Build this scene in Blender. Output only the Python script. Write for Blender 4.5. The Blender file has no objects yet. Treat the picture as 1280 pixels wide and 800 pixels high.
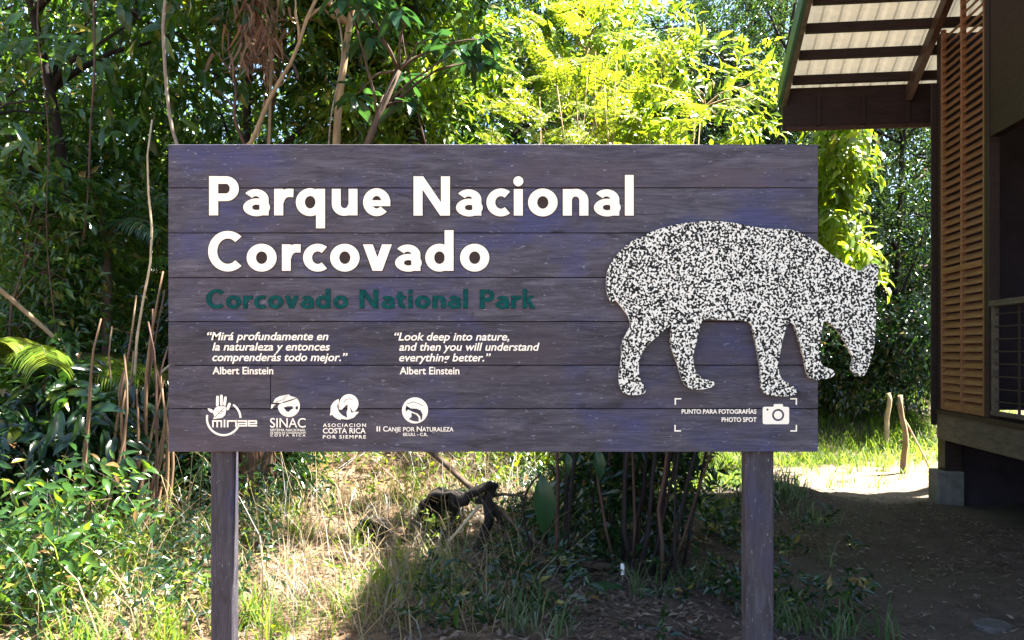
import bpy, math, random
import numpy as np
from mathutils import Vector, Matrix, geometry

R = math.radians
SC = bpy.context.scene
COL = SC.collection

# ------------------------------------------------------------------ camera, sky, sun, exposure
cd = bpy.data.cameras.new('camera'); cam = bpy.data.objects.new('camera', cd); COL.objects.link(cam)
cam.location = (0, 0, 1.6); cam.rotation_euler = (R(90), 0, 0)
cd.sensor_width = 36; cd.lens = 28.125; cd.shift_y = 0.03125
cd.clip_start = 0.05; cd.clip_end = 2000
SC.camera = cam

SUN_EL, SUN_AZ = 62.0, 83.0        # azimuth clockwise from +Y: the sun stands behind the trees, to the right
w = bpy.data.worlds.new('World'); SC.world = w; w.use_nodes = True
wn = w.node_tree.nodes; wl = w.node_tree.links
sky = wn.new('ShaderNodeTexSky'); sky.sky_type = 'NISHITA'; sky.sun_disc = False
sky.sun_elevation = R(SUN_EL); sky.sun_rotation = R(SUN_AZ)
wl.new(sky.outputs[0], wn['Background'].inputs[0]); wn['Background'].inputs[1].default_value = 0.051
sd = bpy.data.lights.new('sun', 'SUN'); sun = bpy.data.objects.new('sun', sd); COL.objects.link(sun)
sd.energy = 5.0; sd.angle = R(0.5); sd.color = (1, .95, .85)
tosun = Vector((math.sin(R(SUN_AZ))*math.cos(R(SUN_EL)), math.cos(R(SUN_AZ))*math.cos(R(SUN_EL)), math.sin(R(SUN_EL))))
sun.rotation_euler = tosun.to_track_quat('Z', 'Y').to_euler(); sun.location = (6, 4, 12)
SC.view_settings.view_transform = 'Standard'; SC.view_settings.look = 'None'
SC.view_settings.exposure = 3.45; SC.view_settings.gamma = 1.0; SC.view_settings.use_curve_mapping = False
SC.render.engine = 'CYCLES'
SC.cycles.max_bounces = 8; SC.cycles.diffuse_bounces = 4; SC.cycles.transmission_bounces = 5; SC.cycles.glossy_bounces = 2
SC.cycles.use_denoising = True
SC.cycles.denoiser = 'OPENIMAGEDENOISE'; SC.cycles.denoising_input_passes = 'RGB_ALBEDO_NORMAL'; SC.cycles.denoising_prefilter = 'ACCURATE'
SC.cycles.sample_clamp_indirect = 6

rng = np.random.default_rng(11)
random.seed(5)

# ------------------------------------------------------------------ helpers
def at(px, py, d):
    return Vector(((px-640)/1000*d, d, 1.6-(py-440)/1000*d))

def sstep(a, b, x):
    t = np.clip((x-a)/(b-a), 0, 1); return t*t*(3-2*t)

def gz(x, y):
    x = np.asarray(x, float); y = np.asarray(y, float)
    z = .85*sstep(6.2, 10.0, y)*sstep(1.3, -1.2, x)
    z = z + .10*sstep(-.8, -2.2, x)*sstep(4.2, 6, y)
    z = z + .75*sstep(11.6, 14.5, y)*sstep(.2, 2.0, x)
    z = z + 5.0*sstep(16, 34, y)
    z = z + .24*np.exp(-(((x-2.75)/.55)**2 + ((y-8.3)/.4)**2))
    z = z + .16*np.exp(-(((x+1.9)/.7)**2 + ((y-6.4)/.5)**2))
    z = z + .025*np.sin(x*2.1+.7)*np.sin(y*1.7) + .012*np.sin(x*5.3)*np.cos(y*4.7+1)
    return z

def g(x, y): return float(gz(x, y))

def mesh_arrays(name, V, loops, totals, mats, midx=None, smooth=False):
    me = bpy.data.meshes.new(name)
    V = np.asarray(V, np.float32); loops = np.asarray(loops, np.int32); totals = np.asarray(totals, np.int32)
    me.vertices.add(len(V)); me.vertices.foreach_set('co', V.ravel())
    me.loops.add(len(loops)); me.loops.foreach_set('vertex_index', loops)
    me.polygons.add(len(totals))
    st = np.concatenate([[0], np.cumsum(totals)[:-1]]).astype(np.int32)
    me.polygons.foreach_set('loop_start', st)
    try: me.polygons.foreach_set('loop_total', totals)
    except Exception: pass
    if midx is not None: me.polygons.foreach_set('material_index', np.asarray(midx, np.int32))
    me.polygons.foreach_set('use_smooth', np.full(len(totals), bool(smooth)))
    for m in (mats if isinstance(mats, (list, tuple)) else [mats]): me.materials.append(m)
    me.update(calc_edges=True); me.validate()
    return me

def link(name, me, parent=None):
    o = bpy.data.objects.new(name, me); COL.objects.link(o)
    if parent: o.parent = parent
    return o

def tag(o, label=None, cat=None, group=None, kind=None):
    if label: o['label'] = label
    if cat: o['category'] = cat
    if group: o['group'] = group
    if kind: o['kind'] = kind
    return o

def thing(name, label, cat, loc=(0, 0, 0), rz=0, group=None):
    o = bpy.data.objects.new(name, None); COL.objects.link(o)
    o.empty_display_size = .2
    o.location = loc; o.rotation_euler = (0, 0, rz)
    return tag(o, label, cat, group)

class MB:
    """collects polygons, builds one mesh object"""
    def __init__(s): s.V = []; s.L = []; s.T = []; s.n = 0; s.M = []
    def add(s, V, faces, mi=0):
        V = np.asarray(V, float).reshape(-1, 3)
        for f in faces:
            s.L.extend([i+s.n for i in f]); s.T.append(len(f)); s.M.append(mi)
        s.V.append(V); s.n += len(V); return s
    def box(s, a, b, mi=0, mat=None, bev=0):
        (x0, y0, z0), (x1, y1, z1) = a, b
        if bev:
            c = bev
            # chamfered along every edge: 24 verts
            V = []
            for x, sx in ((x0, 1), (x1, -1)):
                for y, sy in ((y0, 1), (y1, -1)):
                    for z, sz in ((z0, 1), (z1, -1)):
                        V += [(x, y+sy*c, z+sz*c), (x+sx*c, y, z+sz*c), (x+sx*c, y+sy*c, z)]
            def i(ix, iy, iz, k): return ((ix*2+iy)*2+iz)*3+k
            F = [(i(0,0,0,0), i(0,0,1,0), i(0,1,1,0), i(0,1,0,0)), (i(1,0,0,0), i(1,1,0,0), i(1,1,1,0), i(1,0,1,0)),
                 (i(0,0,0,1), i(1,0,0,1), i(1,0,1,1), i(0,0,1,1)), (i(0,1,0,1), i(0,1,1,1), i(1,1,1,1), i(1,1,0,1)),
                 (i(0,0,0,2), i(0,1,0,2), i(1,1,0,2), i(1,0,0,2)), (i(0,0,1,2), i(1,0,1,2), i(1,1,1,2), i(0,1,1,2))]
            for p in (0, 1):
                for q in (0, 1):
                    F.append((i(p,q,0,0), i(p,q,1,0), i(p,q,1,1), i(p,q,0,1)))
                    F.append((i(p,0,q,0), i(p,1,q,0), i(p,1,q,2), i(p,0,q,2)))
                    F.append((i(0,p,q,1), i(1,p,q,1), i(1,p,q,2), i(0,p,q,2)))
                    for r_ in (0, 1): F.append((i(p,q,r_,0), i(p,q,r_,1), i(p,q,r_,2)))
        else:
            V = [(x0,y0,z0),(x1,y0,z0),(x1,y1,z0),(x0,y1,z0),(x0,y0,z1),(x1,y0,z1),(x1,y1,z1),(x0,y1,z1)]
            F = [(0,3,2,1),(4,5,6,7),(0,1,5,4),(1,2,6,5),(2,3,7,6),(3,0,4,7)]
        V = np.array(V, float)
        if mat is not None:
            A = np.array(mat); V = V @ A[:3, :3].T + A[:3, 3]
        return s.add(V, F, mi)
    def tube(s, P, r, sides=6, mi=0, cap=True, lump=0, seed=0):
        P = np.asarray([tuple(p) for p in P], float); n = len(P)
        r = np.broadcast_to(np.asarray(r, float), (n,)) if np.ndim(r) else np.full(n, float(r))
        T = np.gradient(P, axis=0); T /= np.linalg.norm(T, axis=1)[:, None]+1e-9
        ref = np.array([.31, .92, .1]) if abs(T[0][2]) > .7 else np.array([.05, .1, 1.])
        A = np.cross(T, ref); A /= np.linalg.norm(A, axis=1)[:, None]+1e-9
        B = np.cross(T, A)
        a = np.arange(sides)*2*math.pi/sides
        rr = np.repeat(r[:, None], sides, 1)
        if lump:
            q = np.random.default_rng(seed); rr = rr*(1+lump*q.uniform(-1, 1, rr.shape))
        V = P[:, None, :] + rr[..., None]*(np.cos(a)[None, :, None]*A[:, None, :]+np.sin(a)[None, :, None]*B[:, None, :])
        F = []
        for i in range(n-1):
            for j in range(sides):
                k = (j+1) % sides
                F.append((i*sides+j, i*sides+k, (i+1)*sides+k, (i+1)*sides+j))
        if cap:
            F.append(tuple(range(sides))[::-1]); F.append(tuple((n-1)*sides+j for j in range(sides)))
        return s.add(V.reshape(-1, 3), F, mi)
    def build(s, name, mats, parent=None, smooth=False, local=None):
        V = np.concatenate(s.V)
        if local is not None: V = V-np.array(local)
        return link(name, mesh_arrays(name, V, s.L, s.T, mats, s.M, smooth), parent)

def bez(p0, p1, sag=(0, 0, 0), n=8, wob=0, seed=0):
    p0 = np.array(p0, float); p1 = np.array(p1, float); t = np.linspace(0, 1, n)[:, None]
    P = p0+(p1-p0)*t+np.array(sag)*4*t*(1-t)
    if wob:
        q = np.random.default_rng(seed); W = 0
        for k_ in (1, 2, 3, 4): W = W+q.normal(0, wob*2.2/k_, 3)[None, :]*np.sin(math.pi*k_*t+0)
        P = P+W
    return P

# ------------------------------------------------------------------ materials
def nodes(name):
    m = bpy.data.materials.new(name); m.use_nodes = True
    nt = m.node_tree; return m, nt, nt.nodes['Principled BSDF'], nt.nodes['Material Output']

def ramp(nt, fac, stops, interp='LINEAR'):
    r = nt.nodes.new('ShaderNodeValToRGB'); r.color_ramp.interpolation = interp
    e = r.color_ramp.elements
    while len(e) < len(stops): e.new(.5)
    for k, (p, c) in enumerate(stops):
        e[k].position = p; e[k].color = (*c, 1)
    nt.links.new(fac, r.inputs[0]); return r

def noise(nt, scale, detail=4, rough=.6, vec=None, mapping=None):
    n = nt.nodes.new('ShaderNodeTexNoise'); n.inputs['Scale'].default_value = scale
    n.inputs['Detail'].default_value = detail; n.inputs['Roughness'].default_value = rough
    tc = nt.nodes.new('ShaderNodeTexCoord')
    src = tc.outputs['Object']
    if mapping:
        mp = nt.nodes.new('ShaderNodeMapping'); mp.inputs['Scale'].default_value = mapping
        nt.links.new(src, mp.inputs[0]); src = mp.outputs[0]
    nt.links.new(src, n.inputs['Vector'])
    return n

def bump(nt, bsdf, h, strength=.3, dist=.01):
    b = nt.nodes.new('ShaderNodeBump'); b.inputs['Strength'].default_value = strength; b.inputs['Distance'].default_value = dist
    nt.links.new(h, b.inputs['Height']); nt.links.new(b.outputs[0], bsdf.inputs['Normal'])

def mix(nt, fac, a, b, mode='MIX'):
    m = nt.nodes.new('ShaderNodeMix'); m.data_type = 'RGBA'; m.blend_type = mode
    for s, v in ((m.inputs[0], fac), (m.inputs[6], a), (m.inputs[7], b)):
        if isinstance(v, (int, float)): s.default_value = v
        elif isinstance(v, tuple): s.default_value = (*v, 1)
        else: nt.links.new(v, s)
    return m.outputs[2]

def mat_plain(name, c, rough=.6, var=.25, scale=8, bmp=.15, mapping=None, spec=.22):
    m, nt, b, o = nodes(name)
    n = noise(nt, scale, 5, .65, mapping=mapping)
    lo = tuple(x*(1-var) for x in c); hi = tuple(min(1, x*(1+var)) for x in c)
    r = ramp(nt, n.outputs['Fac'], [(.3, lo), (.7, hi)])
    nt.links.new(r.outputs[0], b.inputs['Base Color']); b.inputs['Roughness'].default_value = rough; b.inputs['Specular IOR Level'].default_value = spec
    if bmp: bump(nt, b, n.outputs['Fac'], bmp)
    return m

def mat_leaf(name, cols, trans, tmix=.4, rough=.36, spec=.35, old=False):
    m, nt, b, o = nodes(name)
    geo = nt.nodes.new('ShaderNodeNewGeometry')
    k = len(cols)
    r = ramp(nt, geo.outputs['Random Per Island'], [(.93*i/max(1, k-1), c) for i, c in enumerate(cols)]+([(.968, (.20, .17, .03)), (.99, (.14, .075, .03))] if old else []))
    nt.links.new(r.outputs[0], b.inputs['Base Color'])
    b.inputs['Roughness'].default_value = rough; b.inputs['Specular IOR Level'].default_value = spec
    t = nt.nodes.new('ShaderNodeBsdfTranslucent')
    k = len(trans)
    r2 = ramp(nt, geo.outputs['Random Per Island'], [(i/max(1, k-1), c) for i, c in enumerate(trans)])
    nt.links.new(r2.outputs[0], t.inputs['Color'])
    mx = nt.nodes.new('ShaderNodeMixShader'); mx.inputs[0].default_value = tmix
    nt.links.new(b.outputs[0], mx.inputs[1]); nt.links.new(t.outputs[0], mx.inputs[2])
    nt.links.new(mx.outputs[0], o.inputs['Surface'])
    return m

def mat_sign(name='stained sign wood', tone=1.0, vert=False):
    m, nt, b, o = nodes(name)
    oi = nt.nodes.new('ShaderNodeObjectInfo')
    sc_ = nt.nodes.new('ShaderNodeVectorMath'); sc_.operation = 'SCALE'; sc_.inputs[0].default_value = (13.7, 5.1, 29.3); nt.links.new(oi.outputs['Random'], sc_.inputs['Scale'])
    def nz(scale, detail, rough, mapping, own=True, dist=0):
        n = noise(nt, scale, detail, rough, mapping=(mapping[2], mapping[1], mapping[0]) if vert else mapping)
        n.inputs['Distortion'].default_value = dist
        if own:                                       # every board has its own grain
            src = n.inputs['Vector'].links[0].from_socket
            ad = nt.nodes.new('ShaderNodeVectorMath'); nt.links.new(src, ad.inputs[0]); nt.links.new(sc_.outputs[0], ad.inputs[1]); nt.links.new(ad.outputs[0], n.inputs['Vector'])
        return n
    grain = nz(4, 10, .74, (1.5, 4, 9), dist=.6)
    fibre = nz(16, 6, .7, (.6, 4, 26))
    blot = nz(2.6, 4, .6, (1, 1, 1.6), own=False)
    fine = nz(110, 3, .6, (.35, 1, 1))
    T = lambda c: tuple(x*tone for x in c)
    base = ramp(nt, grain.outputs['Fac'], [(.28, T((.030, .025, .027))), (.48, T((.062, .054, .059))), (.72, T((.120, .106, .113)))])
    blue = ramp(nt, blot.outputs['Fac'], [(.5, (0, 0, 0)), (.68, (.9, .9, .9))])
    c1 = mix(nt, blue.outputs[0], base.outputs[0], T((.052, .052, .105)))
    fb = ramp(nt, fibre.outputs['Fac'], [(.35, (.66, .66, .66)), (.62, (1.22, 1.22, 1.22))])
    c1 = mix(nt, 1.0, c1, fb.outputs[0], 'MULTIPLY')
    brown = nz(2.1, 3, .5, (1, 1, 2.5))
    br = ramp(nt, brown.outputs['Fac'], [(.52, (0, 0, 0)), (.72, (.65, .65, .65))])
    c2 = mix(nt, br.outputs[0], c1, T((.082, .060, .060)))
    knot = nz(4.2, 2, .4, (1, 1, 2.2), dist=1.2)
    kn = ramp(nt, knot.outputs['Fac'], [(.68, (0, 0, 0)), (.76, (.75, .75, .75))])
    c2 = mix(nt, kn.outputs[0], c2, (.016, .013, .014))
    scr = nz(34, 2, .5, (.16, 1, 2.0), dist=2.0)
    sr = ramp(nt, scr.outputs['Fac'], [(.70, (0, 0, 0)), (.75, (.5, .5, .5))])
    c2 = mix(nt, sr.outputs[0], c2, (.19, .175, .18))
    fl = ramp(nt, fine.outputs['Fac'], [(.655, (0, 0, 0)), (.70, (.6, .6, .6))])
    c3 = mix(nt, fl.outputs[0], c2, (.24, .23, .25))
    pv = ramp(nt, oi.outputs['Random'], [(0, (.74, .75, .84)), (.5, (.93, .95, 1.06)), (1, (1.06, 1.07, 1.2))])
    c4 = mix(nt, 1.0, c3, pv.outputs[0], 'MULTIPLY')
    nt.links.new(c4, b.inputs['Base Color']); b.inputs['Roughness'].default_value = .62
    b.inputs['Specular IOR Level'].default_value = .22
    h = mix(nt, .5, grain.outputs['Fac'], fibre.outputs['Fac'])
    bump(nt, b, h, .6, .005)
    return m

def mat_speckle():
    m, nt, b, o = nodes('white flecks on black')
    n = noise(nt, 124, 2.0, .55)
    r = ramp(nt, n.outputs['Fac'], [(.492, (.008, .008, .007)), (.522, (.72, .69, .59))])
    nt.links.new(r.outputs[0], b.inputs['Base Color']); b.inputs['Roughness'].default_value = .5; b.inputs['Specular IOR Level'].default_value = .15
    bump(nt, b, n.outputs['Fac'], .4, .003)
    return m

def mat_ground():
    m, nt, b, o = nodes('forest soil')
    big = noise(nt, .55, 5, .6); mid = noise(nt, 5, 8, .7); fine = noise(nt, 60, 6, .7)
    c = ramp(nt, mid.outputs['Fac'], [(.3, (.042, .030, .028)), (.5, (.078, .054, .050)), (.72, (.135, .098, .090))])
    c2 = ramp(nt, fine.outputs['Fac'], [(.35, (.55, .53, .5)), (.7, (1.35, 1.3, 1.25))])
    k = mix(nt, 1.0, c.outputs[0], c2.outputs[0], 'MULTIPLY')
    bg = ramp(nt, big.outputs['Fac'], [(.4, (0, 0, 0)), (.65, (.7, .7, .7))])
    k = mix(nt, bg.outputs[0], k, (.085, .075, .05))
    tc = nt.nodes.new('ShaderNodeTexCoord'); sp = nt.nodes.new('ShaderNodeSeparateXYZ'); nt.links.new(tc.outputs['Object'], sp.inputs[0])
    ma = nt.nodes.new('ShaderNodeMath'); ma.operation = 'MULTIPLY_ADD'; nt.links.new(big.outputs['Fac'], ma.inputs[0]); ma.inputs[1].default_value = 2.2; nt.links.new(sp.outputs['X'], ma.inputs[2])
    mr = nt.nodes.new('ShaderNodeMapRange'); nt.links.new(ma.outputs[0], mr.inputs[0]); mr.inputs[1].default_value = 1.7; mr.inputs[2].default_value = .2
    ochre_lit = mix(nt, 1.0, ramp(nt, mid.outputs['Fac'], [(.3, (.09, .058, .036)), (.7, (.25, .165, .105))]).outputs[0], c2.outputs[0], 'MULTIPLY')  # warmer bank soil, lightened too so sunlight is partly in the colour
    k = mix(nt, mr.outputs[0], k, ochre_lit)
    nt.links.new(k, b.inputs['Base Color']); b.inputs['Roughness'].default_value = .95
    b.inputs['Specular IOR Level'].default_value = .15
    h = mix(nt, .4, mid.outputs['Fac'], fine.outputs['Fac'])
    bump(nt, b, h, .8, .05)
    return m

def mat_roof():
    m, nt, b, o = nodes('pale corrugated sheet')
    n = noise(nt, 6, 5, .6, mapping=(1, 3, 1))
    r = ramp(nt, n.outputs['Fac'], [(.3, (.46, .43, .37)), (.7, (.66, .62, .55))])
    nt.links.new(r.outputs[0], b.inputs['Base Color']); b.inputs['Roughness'].default_value = .5
    t = nt.nodes.new('ShaderNodeBsdfTranslucent'); t.inputs['Color'].default_value = (.75, .70, .56, 1)
    mx = nt.nodes.new('ShaderNodeMixShader'); mx.inputs[0].default_value = .042
    nt.links.new(b.outputs[0], mx.inputs[1]); nt.links.new(t.outputs[0], mx.inputs[2]); nt.links.new(mx.outputs[0], o.inputs['Surface'])
    return m

M = dict(
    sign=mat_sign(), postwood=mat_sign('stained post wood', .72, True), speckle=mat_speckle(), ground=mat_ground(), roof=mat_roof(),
    cream=mat_plain('cream paint', (.90, .81, .65), .5, .07, 9, .08),
    rim=mat_plain('routed brown edge', (.040, .026, .022), .8, .2, 30, 0),
    teal=mat_plain('dark teal paint', (.001, .050, .046), .6, .45, 60, .1, None, .1),
    darkwood=mat_plain('dark stained timber', (.024, .013, .011), .55, .45, 6, .3, (1, 1, 8)),
    brownwood=mat_plain('reddish timber', (.05, .024, .016), .5, .4, 5, .3, (6, 6, 1)),
    slat=mat_plain('varnished louvre timber', (.205, .092, .043), .45, .35, 5, .2, (1, 1, 20)),
    greytimber=mat_plain('weathered grey beam', (.085, .066, .048), .75, .4, 5, .4, (1, 1, 5)),
    green=mat_plain('green painted flashing', (.035, .10, .065), .4, .2, 10, 0),
    concrete=mat_plain('raw concrete', (.13, .12, .105), .9, .35, 9, .3),
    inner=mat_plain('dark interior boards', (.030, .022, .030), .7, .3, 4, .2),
    metal=mat_plain('grey cover metal', (.075, .068, .068), .45, .3, 20, .1),
    bark=mat_plain('brown bark', (.075, .05, .034), .9, .45, 14, .8, (1, 1, .25)),
    tanbark=mat_plain('tan bark', (.25, .175, .10), .85, .4, 12, .6, (1, 1, .25)),
    darkbark=mat_plain('dark bark', (.020, .015, .014), .9, .5, 14, .9, (1, 1, .3)),
    drycane=mat_plain('dry cane', (.17, .105, .06), .75, .5, 9, .3, (1, 1, .2)),
    greycane=mat_plain('brown cane', (.075, .042, .032), .75, .5, 9, .3, (1, 1, .2)),
    vine=mat_plain('grey vine', (.20, .16, .12), .85, .3, 12, .4),
    straw=mat_plain('pale stick', (.42, .32, .20), .8, .35, 12, .3),
    white=mat_plain('white plastic', (.8, .8, .8), .4, .03, 10, 0),
    deadfrond=mat_leaf('dead brown frond', [(.09, .04, .022), (.20, .10, .05), (.13, .065, .035)], [(.22, .09, .04)], .25, .7, .2),
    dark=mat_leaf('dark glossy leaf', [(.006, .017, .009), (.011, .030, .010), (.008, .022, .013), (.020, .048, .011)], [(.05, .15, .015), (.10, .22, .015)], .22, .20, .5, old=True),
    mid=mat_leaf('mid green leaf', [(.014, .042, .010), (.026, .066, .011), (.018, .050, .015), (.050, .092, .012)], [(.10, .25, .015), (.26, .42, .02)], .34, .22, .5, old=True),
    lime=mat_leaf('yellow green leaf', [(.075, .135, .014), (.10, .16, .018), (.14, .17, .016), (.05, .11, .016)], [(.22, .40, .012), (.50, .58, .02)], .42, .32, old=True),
    feather=mat_leaf('feathery yellow leaf', [(.085, .125, .012), (.125, .15, .012), (.055, .10, .012)], [(.24, .36, .012), (.44, .48, .02)], .42, .38),
    small=mat_leaf('small grey green leaf', [(.013, .032, .015), (.022, .050, .018), (.017, .040, .020), (.034, .066, .016)], [(.09, .20, .02), (.18, .32, .03)], .26, .20, .45, old=True),
    big=mat_leaf('large bluish leaf', [(.018, .050, .030), (.03, .070, .032)], [(.05, .16, .04), (.10, .26, .03)], .22, .30),
    grass=mat_leaf('grass blade', [(.045, .10, .016), (.075, .135, .02), (.055, .11, .022), (.12, .15, .03)], [(.22, .42, .03), (.45, .55, .05)], .38, .5, .2),
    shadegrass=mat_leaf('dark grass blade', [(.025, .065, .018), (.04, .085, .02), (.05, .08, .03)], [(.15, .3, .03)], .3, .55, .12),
    dry=mat_leaf('straw blade', [(.20, .15, .07), (.30, .23, .12), (.14, .10, .05), (.09, .06, .03)], [(.30, .23, .11)], .28, .6, .25),
    litter=mat_leaf('fallen leaf', [(.06, .036, .028), (.11, .07, .05), (.035, .024, .022), (.20, .155, .12), (.07, .045, .04)], [(.2, .1, .05)], .15, .6, .3),
)

# ------------------------------------------------------------------ ground (one sheet to the horizon)
def spaced(a, b, fine0, fine1, step, coarse):
    L = list(np.arange(fine0, fine1+1e-6, step))
    x = fine1; s = step
    while x < b: s = min(s*1.35, coarse); x += s; L.append(min(x, b))
    x = fine0; s = step
    while x > a: s = min(s*1.35, coarse); x -= s; L.insert(0, max(x, a))
    return np.array(L)
gx = spaced(-400, 400, -7, 8, .12, 60); gy = spaced(-120, 700, 2, 17, .12, 60)
XX, YY = np.meshgrid(gx, gy); ZZ = gz(XX, YY)
fineN = rng.normal(0, .006, ZZ.shape); ZZ = ZZ+fineN
nx, ny = len(gx), len(gy)
ii = (np.arange(ny-1)[:, None]*nx+np.arange(nx-1)[None, :]).ravel()
Q = np.stack([ii, ii+1, ii+1+nx, ii+nx], 1)
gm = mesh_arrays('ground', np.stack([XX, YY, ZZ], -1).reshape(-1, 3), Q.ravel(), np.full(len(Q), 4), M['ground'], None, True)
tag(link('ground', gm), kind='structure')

M['pale'] = mat_plain('sun-paled dirt', (.13, .098, .072), .95, .3, 4, .4)  # paler dirt for the sunlit strip: sunlight put into its colour
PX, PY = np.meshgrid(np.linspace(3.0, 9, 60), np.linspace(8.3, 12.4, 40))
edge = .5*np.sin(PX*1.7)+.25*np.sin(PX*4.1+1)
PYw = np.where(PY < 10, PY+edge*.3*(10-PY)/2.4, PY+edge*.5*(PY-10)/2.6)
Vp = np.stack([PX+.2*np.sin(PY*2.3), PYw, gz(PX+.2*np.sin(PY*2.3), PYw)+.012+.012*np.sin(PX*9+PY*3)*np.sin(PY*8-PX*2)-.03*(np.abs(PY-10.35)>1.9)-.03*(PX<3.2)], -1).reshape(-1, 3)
ii = (np.arange(39)[:, None]*60+np.arange(59)[None, :]).ravel(); Q = np.stack([ii, ii+1, ii+61, ii+60], 1)
tag(link('sun_paled_path', mesh_arrays('sun_paled_path', Vp, Q.ravel(), np.full(len(Q), 4), M['pale'], None, True)), kind='structure')

# ------------------------------------------------------------------ flat shapes by constrained triangulation (letters, emblems)
def arc(cx, cy, rx, ry, a0, a1, n=26):
    a = np.radians(np.linspace(a0, a1, n)); return np.stack([cx+rx*np.cos(a), cy+ry*np.sin(a)], 1)

def stroke(P, pw=.115, ph=.1, closed=False, ext=0):
    """centre line -> list of quads; pw / ph are the half widths across vertical / horizontal runs"""
    P = np.asarray(P, float)
    if closed:
        T = np.roll(P, -1, 0)-np.roll(P, 1, 0)
    else:
        if ext:
            P = P.copy()
            d0 = P[0]-P[1]; P[0] = P[0]+d0/np.linalg.norm(d0)*ext
            d1 = P[-1]-P[-2]; P[-1] = P[-1]+d1/np.linalg.norm(d1)*ext
        T = np.gradient(P, axis=0)
    T /= np.linalg.norm(T, axis=1)[:, None]
    N = np.stack([-T[:, 1]*pw, T[:, 0]*ph], 1)
    A, B = P+N, P-N; out = []
    n = len(P)
    for i in range(n if closed else n-1):
        j = (i+1) % n; out.append([A[i], A[j], B[j], B[i]])
    return out

def ccw(p):
    p = np.asarray(p, float)
    a = np.sum(p[:, 0]*np.roll(p[:, 1], -1)-np.roll(p[:, 0], -1)*p[:, 1])
    return p if a > 0 else p[::-1]

def flat_union(pos, neg=()):
    V, F = [], []
    for p in list(pos)+list(neg):
        p = ccw(p); s = len(V); V += [Vector((float(x), float(y))) for x, y in p]; F.append(list(range(s, s+len(p))))
    npos = len(pos)
    v, e, f, ov, oe, of = geometry.delaunay_2d_cdt(V, [], F, 1, 1e-5)
    tri = [list(t) for t, src in zip(f, of) if any(k < npos for k in src) and not any(k >= npos for k in src)]
    return np.array([tuple(x) for x in v]), tri

SIGN_D = 2.95; K = SIGN_D/1000
SIGN_X, SIGN_Y = (616.5-640)*K, SIGN_D
def sx(px): return (px-640)*K-SIGN_X           # sign-local x from photo column
def sz(py): return 1.6-(py-440)*K
FRONT = 0.0                                     # local y of the board face; viewer is at -y

def flat_mesh(name, pos, neg, mat, parent, y_front, thick):
    """pos / neg polygons in sign-local (x, z) metres -> thin solid with real edge"""
    v, tri = flat_union(pos, neg)
    used = sorted({i for t in tri for i in t}); mp = {a: b for b, a in enumerate(used)}
    v = v[used]; tri = [[mp[i] for i in t] for t in tri]; n = len(v)
    V = np.concatenate([np.stack([v[:, 0], np.full(n, y_front), v[:, 1]], 1), np.stack([v[:, 0], np.full(n, y_front+thick), v[:, 1]], 1)])
    F = [tuple(t) for t in tri]+[tuple(i+n for i in t[::-1]) for t in tri]
    cnt = {}
    for t in tri:
        for a, b in zip(t, t[1:]+t[:1]): cnt[(a, b)] = 1
    for (a, b) in cnt:
        if (b, a) not in cnt: F.append((b, a, a+n, b+n))
    return MB().add(V, F).build(name, mat, parent)

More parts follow.
